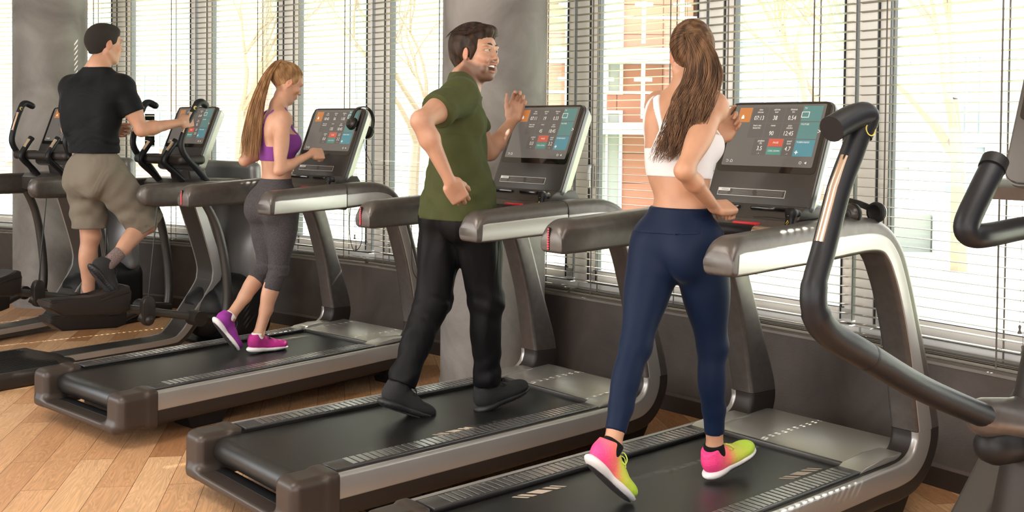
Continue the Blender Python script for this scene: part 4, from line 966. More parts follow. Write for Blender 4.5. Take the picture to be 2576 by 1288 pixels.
def apply(F, prims, off=0, tags=None, kk=None):
    for p in prims:
        if tags is not None and p['t'] not in tags: continue
        k = p.get('k', .02) if kk is None else kk
        if p['s'] == 'c': F.cone(p['a'], p['b'], p['ra']+off, p['rb']+off, k, p.get('op', 'u'), p.get('sq'), p.get('up', (0, 0, 1)))
        else: F.ell(p['c'], np.array(p['r'])+off, p.get('R'), k, p.get('op', 'u'))
def c_(t, a, b, ra, rb, k=.02, **kw): return dict(s='c', t=t, a=np.array(a, float), b=np.array(b, float), ra=ra, rb=rb, k=k, **kw)
def e_(t, c, r, R=None, k=.03, **kw): return dict(s='e', t=t, c=np.array(c, float), r=r, R=R, k=k, **kw)
def body_prims(J, fem, s=1.0):
    P = []; W = fem
    up_p = nrm(J['chest']-J['pelvis']); lat_p = nrm(J['hipL']-J['hipR']); fx = nrm(np.cross(lat_p, up_p)); lat_p = np.cross(up_p, fx); Rp = np.stack([fx, lat_p, up_p], 1)
    up_c = nrm(J['neck']-J['pelvis']); lat_c = nrm(J['shL']-J['shR']); fc = nrm(np.cross(lat_c, up_c)); lat_c = np.cross(up_c, fc); Rc = np.stack([fc, lat_c, up_c], 1)
    def pp(o, R, x, y, z): return np.array(o)+R@(np.array([x, y, z])*s)
    pe, ch, nk = J['pelvis'], J['chest'], J['neck']
    S_ = lambda *r: [q*s for q in r]
    P.append(e_('hip', pp(pe, Rp, 0, 0, .0), S_(.115, .160 if not W else .158, .115 if not W else .12), Rp, .04))
    for sd in (-1, 1):
        P.append(e_('hip', pp(pe, Rp, -.050 if not W else -.048, sd*.074, -.050), S_(.083, .083, .10) if not W else S_(.086, .082, .10), Rp, .05))
    mid = lerp(pe, ch, .48); Rm = Rc
    P.append(e_('torso', mid, S_(.098, .142, .17) if not W else S_(.080, .116, .17), Rm, .06))
    P.append(e_('torso', ch, S_(.107, .163, .20) if not W else S_(.092, .128, .19), Rc, .05))
    P.append(e_('torso', pp(ch, Rc, -.02, 0, .10), S_(.10, .17, .12) if not W else S_(.075, .128, .12), Rc, .05))
    for sd, sh in ((-1, J['shR']), (1, J['shL'])):
        P.append(c_('torso', lerp(nk, sh, .15), sh, .058*s if not W else .042*s, .060*s if not W else .045*s, .04))
        P.append(c_('neck', pp(nk, Rc, -.015, sd*.02, .075 if not W else .06), lerp(nk, sh, .72), .040*s if not W else .026*s, .042*s if not W else .030*s, .04))
        P.append(e_('torso', pp(ch, Rc, -.035, sd*(.125 if not W else .092), .02), S_(.075, .062, .17) if not W else S_(.055, .05, .15), Rc, .04))
        P.append(e_('torso', lerp(nk, sh, .62)+Rc@v3(-.055, 0, -.06)*s, S_(.045, .075, .085) if not W else S_(.036, .058, .075), Rc, .035))
        if W: P.append(e_('breast', pp(ch, Rc, .062, sd*.064, .035), S_(.056, .058, .060), Rc, .035))
        else: P.append(e_('torso', pp(ch, Rc, .056, sd*.078, .075), S_(.050, .085, .07), Rc, .03))
        P.append(e_('delt'+('R' if sd < 0 else 'L'), sh, S_(.066, .066, .072) if not W else S_(.050, .050, .056), Rc, .03))
    P.append(c_('neck', pp(nk, Rc, -.01, 0, -.04), J['skull'], (.064 if not W else .050)*s, (.060 if not W else .047)*s, .03))
    for sd, q in ((-1, 'R'), (1, 'L')):
        sh, el, wr = J['sh'+q], J['el'+q], J['wr'+q]; ax = nrm(el-sh)
        P.append(c_('uarm'+q, sh, el, (.052 if not W else .040)*s, (.041 if not W else .033)*s, .02)); P.append(e_('uarm'+q, lerp(sh, el, .45), S_(.105, .052, .054) if not W else S_(.10, .040, .043), basis(ax), .03))
        P.append(c_('farm'+q, el, lerp(el, wr, .30), (.040 if not W else .031)*s, (.045 if not W else .034)*s, .015)); P.append(c_('farm'+q, lerp(el, wr, .30), wr, (.045 if not W else .034)*s, (.027 if not W else .022)*s, .015, sq=.85))
        hp, kn, an = J['hip'+q], J['kn'+q], J['an'+q]
        P.append(c_('thigh'+q, hp+v3(0, 0, .0), kn, (.090 if not W else .089)*s, (.056 if not W else .053)*s, .03)); P.append(e_('thigh'+q, lerp(hp, kn, .33), S_(.20, .083, .088) if not W else S_(.20, .082, .088), basis(nrm(kn-hp)), .03))
        P.append(e_('thigh'+q, kn+fx*.012*s, S_(.054, .052, .058) if not W else S_(.048, .048, .052), None, .02))
        sh_ = nrm(an-kn); bk = -nrm(fx-sh_*(fx@sh_))
        P.append(c_('shin'+q, kn, lerp(kn, an, .6), (.050 if not W else .046)*s, (.040 if not W else .037)*s, .02)); P.append(c_('shin'+q, lerp(kn, an, .6), an, (.040 if not W else .037)*s, (.034 if not W else .030)*s, .02))
        P.append(e_('shin'+q, lerp(kn, an, .30)+bk*.018*s, S_(.125, .048, .050) if not W else S_(.12, .043, .046), basis(sh_), .02))
        P.append(c_('foot'+q, an, an+J.get('foot'+q, v3(.6, 0, -.6))*.035*s, .033*s, .028*s, .02))
    return P, Rc, Rp
def hand(F, wr, d, palm, side, curl=(.5, .5, .5, .5), spread=.1, thumb=(.7, .6, .4), s=1.0, R_out=None):
    """d: wrist->knuckles, palm: the way the palm faces, side: the way the thumb points"""
    d = nrm(d); palm = np.array(palm, float); palm = nrm(palm-d*(palm@d)); side = nrm(np.array(side, float)-d*(np.array(side)@d)); side = nrm(side-palm*(side@palm)); R = np.stack([d, side, palm], 1)
    q = lambda x, y, z: np.array(wr)+R@(np.array([x, y, z])*s)
    F.cone(wr, q(.03, 0, 0), .024*s, .024*s, .012, sq=.8, up=palm); F.box(q(.052, 0, -.001), v3(.044, .040, .0135)*s, R, .011*s, .015); F.ell(q(.035, .026, .008), v3(.034, .017, .016)*s, R, .012); F.ell(q(.045, -.026, .006), v3(.036, .014, .014)*s, R, .012)
    Ls = [(.042, .026, .020), (.047, .030, .021), (.044, .028, .021), (.034, .021, .018)]; tips = []
    for i, (y, x0) in enumerate(zip((.029, .010, -.010, -.028), (.088, .094, .090, .081))):
        p = q(x0, y, 0); a = curl[i]*.9; sp = spread*(1.5-i)/1.5; r0 = (.0092, .0095, .0091, .0080)[i]*s
        for j, L_ in enumerate(Ls[i]):
            dr = R@v3(math.cos(a), math.sin(sp)*max(0, math.cos(a)), math.sin(a)); dr = nrm(dr); p2 = p+dr*L_*s
            F.cone(p, p2, r0, r0*.90, .003 if j else .006); p = p2; r0 *= .90; a += curl[i]*(1.25, 1.0)[min(j, 1)]
        tips.append(p)
    a, b, c2 = thumb; p = q(.022, .030, .006)
    for L_, r0, (ua, ub) in ((.040, .0125, (a, b)), (.032, .0105, (a*.75, b*1.25)), (.025, .0092, (a*.5, b*1.25+c2))):
        dr = nrm(R@v3(math.cos(ua)*math.cos(ub*.6)+.15, math.sin(ua)*math.cos(ub), math.sin(ub))); p2 = p+dr*L_*s; F.cone(p, p2, r0*s, r0*.92*s, .006); p = p2
    return tips
def head(F, c, R, fem, mouth_open=False, s=1.0):
    q = lambda x, y, z: np.array(c)+R@(np.array([x, y, z])*s); S_ = lambda *r: np.array(r)*s
    F.ell(q(-.012, 0, .032), S_(.096, .075, .088), R, .0)
    F.ell(q(.030, 0, -.030), S_(.062, .060 if not fem else .055, .078), R, .03); F.ell(q(.045, 0, .035), S_(.045, .058, .05), R, .02)
    F.ell(q(.045, 0, -.085), S_(.040, .036 if not fem else .030, .026), R, .025); F.ell(q(.070, 0, -.100), S_(.018, .021, .016), R, .018)
    for sd in (-1, 1):
        F.cone(q(-.005, sd*.056, -.045), q(.055, sd*.026, -.098), .018*s, .014*s, .022)
        F.ell(q(.066, sd*.040, -.018), S_(.020, .020, .017), R, .02)         # cheek bone
        F.ell(q(.088, sd*.031, .012), S_(.016, .018, .012), R, .012, 's')   # socket
        F.ell(q(.082, sd*.031, .030), S_(.014, .024, .007), R, .012)        # brow
        F.ell(q(.080, sd*.031, .0172 if not mouth_open else .0160), S_(.0142, .0175, .0052), R, .005); F.ell(q(.080, sd*.031, .0006 if not mouth_open else .0022), S_(.0130, .0168, .0048), R, .005)   # lids
        F.ell(q(.094, sd*.0135, -.028), S_(.009, .0075, .007), R, .008)     # nostril wing
    F.cone(q(.088, 0, .018), q(.106, 0, -.020), .0072*s, .0080*s, .012); F.ell(q(.1075, 0, -.0245), S_(.0092, .0078, .0075), R, .008)
    for sd in (-1, 1): F.ell(q(.100, sd*.0065, -.034), S_(.006, .0035, .004), R, .003, 's')
    F.ell(q(.080, 0, -.056), S_(.018, .026, .018), R, .015)
    if mouth_open:
        F.ell(q(.093, 0, -.0485), S_(.009, .030, .0048), R, .006); F.ell(q(.085, 0, -.080), S_(.011, .024, .0060), R, .006); F.ell(q(.088, 0, -.0645), S_(.026, .0270, .0110), R, .005, 's'); F.cone(q(.090, -.0275, -.0585), q(.095, .0, -.0625), .0040*s, .008*s, .004, 's'); F.cone(q(.090, .0275, -.0585), q(.095, .0, -.0625), .0040*s, .008*s, .004, 's')
        for sd in (-1, 1): F.ell(q(.076, sd*.038, -.030), S_(.016, .016, .016), R, .012); F.cone(q(.092, sd*.024, -.034), q(.076, sd*.041, -.066), .0022, .0022, .008, 's'); F.ell(q(.070, sd*.040, -.070), S_(.014, .012, .018), R, .012)
    else:
        F.ell(q(.095, 0, -.053), S_(.008, .020, .0048), R, .005); F.ell(q(.093, 0, -.063), S_(.0085, .018, .0055), R, .005); F.ell(q(.104, 0, -.0578), S_(.010, .021, .0012), R, .002, 's')
    for sd in (-1, 1):   # ears
        Re = R@np.array(Matrix.Rotation(sd*math.radians(18), 3, 'Z')); F.ell(q(-.002, sd*.0755, -.004), S_(.019, .0065, .031), Re, .006)
        F.ell(q(.001, sd*.083, .002), S_(.011, .006, .019), Re, .004, 's'); F.ell(q(.006, sd*.077, -.012), S_(.006, .005, .006), Re, .004)
def paint(o, fn, off):
    me = o.data; n = len(me.vertices); co = np.empty(n*3, np.float32); me.vertices.foreach_get('co', co); P = co.reshape(-1, 3).astype(float)+np.array(off)
    c = np.ones((n, 4), np.float32); c[:, :3] = fn(P); a = me.color_attributes.new('tint', 'FLOAT_COLOR', 'POINT'); a.data.foreach_set('color', c.ravel())
def face_tint(c, R, s=1, stubble=0, lip=(.72, .36, .36)):
    def fn(P):
        L_ = (P-np.array(c))@R/s; T = np.ones((len(P), 3)); m = lambda cx, cy, cz, rx, ry, rz: np.clip(1.6-np.sqrt(((L_[:, 0]-cx)/rx)**2+((L_[:, 1]-cy)/ry)**2+((L_[:, 2]-cz)/rz)**2)*1.3, 0, 1)[:, None]
        hd = (np.abs(L_).max(1) < .2)[:, None]
        lm = np.maximum(m(.097, 0, -.050, .016, .024, .007), m(.093, 0, -.076 if stubble else -.063, .016, .021, .008))*hd; T = T*(1-lm)+lm*np.array(lip)
        for sd in (-1, 1): ck = m(.06, sd*.045, -.03, .03, .03, .03)*hd*.5; T = T*(1-ck)+T*ck*np.array([1.03, .86, .84]); ea = m(0, sd*.08, 0, .03, .02, .04)*hd*.7; T = T*(1-ea)+T*ea*np.array([1.05, .82, .78])
        if stubble:
            b = np.clip(((-.045+np.clip(.045-L_[:, 0], 0, .1)*.55)-L_[:, 2])*60, 0, 1)*np.clip((L_[:, 0]+.02)*60, 0, 1)*np.clip((L_[:, 2]+.15)*40, 0, 1)
            mu = np.clip(1.5-np.sqrt(((L_[:, 0]-.095)/.02)**2+(L_[:, 1]/.034)**2+((L_[:, 2]+.041)/.009)**2)*1.2, 0, 1); b = np.maximum(b, mu)[:, None]*hd*(1-lm)*stubble; T = T*(1-b)+T*b*np.array([.20, .17, .17])
        return T
    return fn
eye_w = mat('eye_white', (.42, .39, .37), .2); eye_i = mat('eye_iris', (.08, .05, .03), .1); brow_m = mat('brow_hair', (.02, .012, .008), .6); tooth = mat('teeth', (.80, .77, .70), .25); mouth_m = mat('mouth_inside', (.12, .02, .02), .5)
def face_parts(root, c, R, off, hairm, s=1.0, teeth=False):
    M4 = Matrix.Identity(4)
    for i in range(3):
        for j in range(3): M4[i][j] = R[i, j]*s
        M4[i][3] = c[i]-off[i]
    for sd in (-1, 1):
        bm = bmesh.new(); bmesh.ops.create_uvsphere(bm, u_segments=16, v_segments=12, radius=.0122, matrix=Matrix.Translation((.0795, sd*.031, .009))); e = obj('eye', xf(bm, M4), eye_w, root)
        bm = bmesh.new(); bmesh.ops.create_uvsphere(bm, u_segments=12, v_segments=8, radius=.0062, matrix=Matrix.Translation((.0868, sd*.0300, .0090)) @ Matrix.Diagonal((.95, 1, 1, 1))); obj('iris', xf(bm, M4), eye_i, e)
        bm = bmesh.new(); tube(bm, [(.0955, sd*.013, .0335), (.0965, sd*.024, .0365), (.0915, sd*.038, .0355), (.080, sd*.050, .0275)], [.0028, .0040, .0034, .0014], 8, ratio=.6); obj('eyebrow', xf(bm, M4), hairm, root)
    if teeth:
        bm = bmesh.new()
        rings = []
        for k in range(11):
            a = math.radians(-62+12.4*k); x, y = .061+.030*math.cos(a), .0275*math.sin(a); rings.append([Vector((x, y, -.0525)), Vector((x+.002, y*1.02, -.0525)), Vector((x+.002, y*1.02, -.0625+.0035*abs(k-5)/5)), Vector((x, y, -.0625+.0035*abs(k-5)/5))])
        loft(bm, rings); obj('teeth', xf(bm, M4), tooth, root, smooth=False)
        bm = bmesh.new(); bmesh.ops.create_uvsphere(bm, u_segments=16, v_segments=10, radius=1, matrix=Matrix.Translation((.066, 0, -.076)) @ Matrix.Diagonal((.022, .018, .005, 1))); obj('tongue', xf(bm, M4), mat('tongue', (.45, .12, .11), .3), root)
def headR(yaw, pitch=0, roll=0):
    return np.array(Matrix.Rotation(math.radians(yaw), 3, 'Z') @ Matrix.Rotation(math.radians(pitch), 3, 'Y') @ Matrix.Rotation(math.radians(roll), 3, 'X'))
def bounds(J, m=.17):
    A = np.array([v for k, v in J.items() if not k.startswith('foot')]); return A.min(0)-m, A.max(0)+m
def shoe(root, an, yaw, pitch, off, um, sm, s=1.0, laces=None, name='shoe', roll=0, bulk=0, chunky=False, sock=None, sockh=.05):
    """running shoe: upper, sole, tongue and laces; origin at the ankle joint"""
    R = headR(yaw, pitch, roll); q = lambda x, y, z: np.array(an)+R@(np.array([x, y, z])*s); S_ = lambda *r: np.array(r)*s
    lo = np.array(an)-.30*s; hi = np.array(an)+.30*s
    F = Field(lo, hi, .004)
    F.ell(q(-.018, 0, -.040), S_(.050+bulk, .037+bulk, .046), R, .0); F.ell(q(.045, 0, -.052), S_(.075, .038+bulk, .036), R, .03); F.ell(q(.120, 0, -.062), S_(.072, .045+bulk, .026), R, .03); F.ell(q(.155, .004, -.064), S_(.048, .040+bulk, .021), R, .02)
    F.cone(q(.015, 0, -.015), q(.085, 0, -.045), .030*s, .022*s, .02); F.cone(q(-.020, 0, -.02), q(-.022, 0, .008), .038*s, .037*s, .02)
    F.cone(q(.0, 0, .10), q(-.004, 0, -.015), .036*s, .026*s, .006, 's')
    F.cut(q(0, 0, -.078), R@v3(0, 0, -1)); F.cut(q(-.02, 0, .018), R@v3(-.35, 0, 1)); u = sdf_obj(name, F, um, root, off=off)
    F = Field(lo, hi, .004)
    F.ell(q(-.016, 0, -.078), S_(.060+bulk, .041+bulk, .022), R, 0); F.ell(q(.06, 0, -.080), S_(.09, .036+bulk, .018), R, .02); F.ell(q(.130, .002, -.080), S_(.080, .050+bulk, .018), R, .02)
    F.cut(q(0, 0, -.096), R@v3(0, 0, -1)); F.cut(q(0, 0, -.066), R@v3(.06, 0, 1))
    if chunky: F.wave(lambda X, Y, Z: .0012*np.sin(((X-an[0])*R[0, 0]+(Y-an[1])*R[1, 0]+(Z-an[2])*R[2, 0])*420)*(((X-an[0])*R[0, 2]+(Y-an[1])*R[1, 2]+(Z-an[2])*R[2, 2]) < -.082*s))
    obj_s = sdf_obj('sole', F, sm, u, off=off)
    F = Field(lo, hi, .004); F.ell(q(.02, 0, -.0970), S_(.075, .034, .0035), R, 0); F.ell(q(.13, .002, -.0970), S_(.070, .041, .0035), R, .01); 
    tread = sdf_obj('outsole', F, mat('outsole_dark', (.035, .03, .03), .7), u, off=off)
    if laces:
        bm = bmesh.new(); o3 = np.array(off)
        for k in range(5):
            x = .035+k*.017; z = -.0125-k*.0075; hw = .020
            tube(bm, [Vector(q(x, -hw, z-.006)-o3), Vector(q(x+.003, 0, z+.004)-o3), Vector(q(x+.007, hw, z-.007)-o3)], .0024*s, 6, rounded=True)
        for sg in (-1, 1):
            tube(bm, [Vector(p) for p in smooth_path([q(.036, 0, -.006)-o3, q(.040, sg*.02, .012)-o3, q(.052, sg*.038, .0)-o3, q(.060, sg*.034, -.018)-o3, q(.046, sg*.012, -.008)-o3, q(.036, 0, -.005)-o3], 4)], .0021*s, 6)
            tube(bm, [Vector(p) for p in smooth_path([q(.036, 0, -.006)-o3, q(.056, sg*.018, .002)-o3, q(.078, sg*.026, -.022)-o3], 4)], .0019*s, 6)
        obj('laces', bm, laces, u)
    if sock:
        F = Field(lo, hi, .004); F.cone(q(-.004, 0, sockh), q(-.002, 0, -.02), .0385*s, .040*s, 0); F.cut(q(0, 0, sockh), R@v3(0, 0, 1)); sdf_obj('sock', F, sock, root, off=off)
    return u
def strands(name, curves, r, m_, root, off, sides=4, taper=True):
    vs = []; fs = []; o3 = np.array(off)
    for cv, rr in curves:
        P = np.array(cv)-o3; n = len(P); T = np.gradient(P, axis=0); T /= np.linalg.norm(T, axis=1)[:, None]+1e-9
        up = np.array([.3, .5, .81]); A = np.cross(T, up); A /= np.linalg.norm(A, axis=1)[:, None]+1e-9; B = np.cross(T, A); b0 = len(vs)
        for i in range(n):
            w_ = rr*(1 if not taper else (1-.75*(i/(n-1))**3)*(.6+.4*min(1, i/2)))
            for k in range(sides): a = 2*math.pi*k/sides; vs.append(P[i]+(A[i]*math.cos(a)+B[i]*math.sin(a)*.7)*w_)
        for i in range(n-1):
            for k in range(sides): a = b0+i*sides; fs.append((a+k, a+(k+1) % sides, a+sides+(k+1) % sides, a+sides+k))
    return mesh_obj(name, raw_mesh(name, vs, np.array(fs)), m_, root)
def person(M, origin, label, J, fem, s, h, skin, hd, hands, paintfn=None):
    """origin in machine coordinates; returns root mesh object"""
    P, Rc, Rp = body_prims(J, fem, s); lo, hi = bounds(J); F = Field(lo, hi, h); apply(F, P)
    head(F, hd['c'], hd['R'], fem, hd.get('open', False), hd.get('s', 1)); 
    for hh in hands: hand(F, **hh)
    o = sdf_obj('person', F, skin, None, iters=1, off=origin); o.matrix_world = M @ Matrix.Translation(origin); tag(o, label, 'person')
    paint(o, paintfn, origin) if paintfn else None
    return o, P, Rc, Rp
SK1 = skin_mat('skin_fair', (.50, .275, .185)); SK2 = skin_mat('skin_light', (.52, .285, .19)); SK3 = skin_mat('skin_warm', (.50, .265, .165))
def garment(name, J, P, tags, off, m_, root, origin, cuts=(), clip=None, wave=None, extra=None, h=.0055, kk=None, iters=2, subs=None, sleeves=()):
    lo, hi = bounds(J); F = Field(lo, hi, h); apply(F, P, off, tags, kk)
    if extra: extra(F)
    for (a, b, t, ra, rb, so_, q_) in sleeves:
        G = Field(lo, hi, h); apply(G, P, so_, ('uarm'+q_, 'delt'+q_)); G.cone(lerp(a, b, .0), lerp(a, b, t+.15), ra, rb, .03); G.cut(lerp(a, b, t), nrm(np.array(b)-np.array(a)))
        k_ = .035; hh = np.maximum(k_-np.abs(F.a-G.a), 0)/k_; F.a = np.minimum(F.a, G.a)-hh*hh*k_*.25
    if wave: F.wave(wave)
    for c in cuts:
        F.cut(*c)
    if clip:
        sl, X = F.sub(F.lo, F.lo+F.n*F.h); F.a[sl] = np.maximum(F.a[sl], clip(*X).astype(np.float32))
    if subs: subs(F)
    return sdf_obj(name, F, m_, root, iters=iters, off=origin)
def around(p, q, m): p = np.array(p); q = np.array(q); return np.minimum(p, q)-m, np.maximum(p, q)+m
def limb_cut(a, b, t, m=.12, beyond=.5):
    """plane across the limb a->b at fraction t, removing the far end (inside a local box)"""
    p = lerp(a, b, t); lo, hi = around(p, lerp(a, b, t+beyond), m); return (p, nrm(np.array(b)-np.array(a)), lo, hi)
def cap2(y, z, a, b, r):
    dy, dz = b[0]-a[0], b[1]-a[1]; t = np.clip(((y-a[0])*dy+(z-a[1])*dz)/(dy*dy+dz*dz), 0, 1); return np.sqrt((y-a[0]-t*dy)**2+(z-a[1]-t*dz)**2)-r
def loc(Rc, c): return lambda X, Y, Z: tuple((X-c[0])*Rc[0, i]+(Y-c[1])*Rc[1, i]+(Z-c[2])*Rc[2, i] for i in range(3))
def J_(**k): return {a: np.array(b, float) for a, b in k.items()}

# ============================================================ man in green (middle treadmill)
def man_green():
    J = J_(pelvis=(1.105, 0, 1.155), chest=(1.088, -.01, 1.46), neck=(1.120, -.01, 1.665), skull=(1.165, -.015, 1.77), shR=(.965, -.170, 1.640), shL=(1.21, .145, 1.635),
           elR=(.700, -.255, 1.535), wrR=(.815, -.300, 1.290), elL=(1.40, .14, 1.395), wrL=(1.585, .19, 1.545), hipR=(1.12, -.085, 1.15), hipL=(1.10, .085, 1.15),
           footR=(.6, 0, -.4), footL=(.3, 0, -.8), knR=(1.20, -.08, .735), anR=(1.225, -.06, .345), knL=(1.015, .07, .735), anL=(.835, .06, .385))
    og = (1.10, 0, .24); M = TMmat(1); hc = v3(1.180, -.015, 1.836); R = headR(-74, -3, -3)
    hands = [dict(wr=J['wrR'], d=(.45, -.02, -.62), palm=(.35, .85, .2), side=(.62, -.1, .5), curl=(.75, .85, .95, 1.0), thumb=(.5, .5, .4), s=1.02),
             dict(wr=J['wrL'], d=(.30, .0, .85), palm=(-.45, -.85, .2), side=(-.6, .35, .1), curl=(.62, .72, .8, .85), thumb=(.55, .25, .0), s=1.02)]
    o, P, Rc, Rp = person(M, og, 'laughing person with dark hair in olive t-shirt and black trousers on the middle treadmill', J, False, 1.0, .0042, SK1,
                          dict(c=hc, R=R, open=True, s=1.03), hands, face_tint(hc, R, 1.03, .8))
    shirt_m = fabric('olive_jersey', (.060, .068, .026), fold=(5, .35, (1, 1, 1)))
    L_ = loc(Rc, J['chest'])
    def ex(F):
        F.ell(lerp(J['pelvis'], J['chest'], .1), (.135, .172, .22), Rp, .05); F.ell(lerp(J['pelvis'], J['chest'], .5), (.115, .160, .22), Rc, .05); F.cone(J['pelvis']+v3(0, 0, .05), J['pelvis']-v3(0, 0, .06), .15, .155, .05, sq=.9, up=(1, 0, 0))
    def wv(X, Y, Z):
        x, y, z = L_(X, Y, Z); return .0035*np.sin(30*z+22*y+5*np.sin(9*x))*np.exp(-((z+.12)/.22)**2)+.003*np.sin(55*y-28*z+3*np.sin(14*z))*(z < .02)+.002*np.sin(70*y+40*z)
    def collar(F):
        up = nrm(J['skull']-J['neck']); F.cone(J['neck']-up*.004, J['neck']+up*.28, .069, .20, .010, 's')
    g = garment('t_shirt', J, P, ('torso', 'hip', 'neck'), .011, shirt_m, o, og, extra=ex, wave=wv, h=.0048,
            cuts=[(v3(1.1, 0, 1.105), (0, 0, -1)), (v3(1.1, 0, 1.755), (0, 0, 1))], subs=collar, sleeves=[(J['shR'], J['elR'], .60, .062, .072, .010, 'R'), (J['shL'], J['elL'], .60, .062, .072, .010, 'L')])
    # black track trousers
    def ex2(F):
        for q in 'RL':
            F.cone(J['hip'+q], J['kn'+q], .098, .070, .04); F.cone(J['kn'+q], J['an'+q], .069, .054, .03)
            d = nrm(J['an'+q]-J['kn'+q]); F.ell(J['kn'+q]+v3(.010, 0, 0), (.070, .068, .08), None, .03); F.ell(J['an'+q]-d*.04, (.062, .058, .05), None, .03)
    def wv2(X, Y, Z): return .003*np.sin(14*Z+45*X+3*np.sin(9*Z+20*Y))+.002*np.sin(80*Z-35*X+30*Y)*np.exp(-((Z-.42)/.08)**2)+.0016*np.sin(95*Z+60*X)*np.exp(-((Z-.73)/.07)**2)
    tr_m = fabric('black_tracksuit', (.004, .004, .005), .55, (900, .05), fold=(5, .45, (1.6, 1.6, .5)), sheen=.0)
    garment('track_trousers', J, P, ('hip', 'thighR', 'thighL', 'shinR', 'shinL'), .012, tr_m, o, og, extra=ex2, wave=wv2,
            cuts=[(v3(1.1, 0, 1.118), (0, 0, 1)), limb_cut(J['knR'], J['anR'], .985, .10, .4), limb_cut(J['knL'], J['anL'], .985, .10, .4)])
    um = mat('black_knit', (.012, .012, .014), .7, bump=(500, .5)); so = mat('black_sole', (.016, .016, .018), .5)
    shoe(o, J['anR'], -2, -13, og, um, so, 1.10, um, chunky=True, bulk=.003, sock=um, sockh=.03); shoe(o, J['anL'], -2, 22, og, um, so, 1.10, um, chunky=True, bulk=.003, sock=um, sockh=.03)
    # swept back hair
    hm = hair_mat('dark_brown_hair', (.010, .006, .004), (.055, .028, .016)); q = lambda x, y, z: hc+R@v3(x, y, z)*1.03
    F = Field(hc-.19, hc+.19, .0035)
    F.ell(q(-.018, 0, .036), (.107, .087, .098), R, 0); F.ell(q(.035, 0, .098), (.062, .060, .034), R, .03); F.ell(q(-.05, 0, .05), (.075, .080, .085), R, .03); F.ell(q(.062, .012, .098), (.036, .046, .022), R, .02)
    F.cone(q(-.082, .0, -.01), q(-.078, 0, -.062), .036, .018, .04)
    for sd in (-1, 1): F.cone(q(-.070, sd*.035, -.02), q(-.062, sd*.040, -.062), .028, .014, .02); F.cone(q(.026, sd*.070, .02), q(.022, sd*.072, -.028), .016, .006, .015)
    Lh = loc(R, hc)
    F.wave(lambda X, Y, Z: (lambda x, y, z: .0011*np.sin(y*150+5*np.sin(x*9)+z*40)+.0008*np.sin(y*380+z*60+x*20))(*Lh(X, Y, Z)))
    F.ell(q(.095, 0, -.002), (.060, .058, .074), R, .006, 's')
    for sd in (-1, 1): F.ell(q(.004, sd*.088, -.006), (.022, .020, .032), R, .004, 's'); F.ell(q(-.012, sd*.085, -.07), (.05, .03, .045), R, .01, 's')
    F.cut(q(-.0, 0, -.074), R@v3(0, 0, -1)); sdf_obj('hair', F, hm, o, iters=1, off=og)
    cs = []; rs = random.Random(2)
    for k in range(460):
        y = rs.uniform(-1, 1); a0 = rs.uniform(.15, .55); pts = []; ll = rs.uniform(.5, 1.0)
        for j in range(9):
            th = a0*math.pi*.9+ll*1.9*j/8; r_ = 1.012+.02*math.sin(j*.8+k); yy = y*(.55+.45*math.sin(min(th, math.pi*.75)))*.0885
            pts.append(q(-.014+.112*r_*math.cos(th*.78+.22), yy*r_*.98+.003*math.sin(k+j), .042+.101*r_*math.sin(th*.78+.22)*math.sqrt(max(.02, 1-(yy/.094)**2))))
        cs.append((pts, .0011))
    strands('hair_strands', cs, 0, hm, o, og)
    face_parts(o, hc, R*1.03/1.03, og, brow_m, 1.03, teeth=True)
man_green()

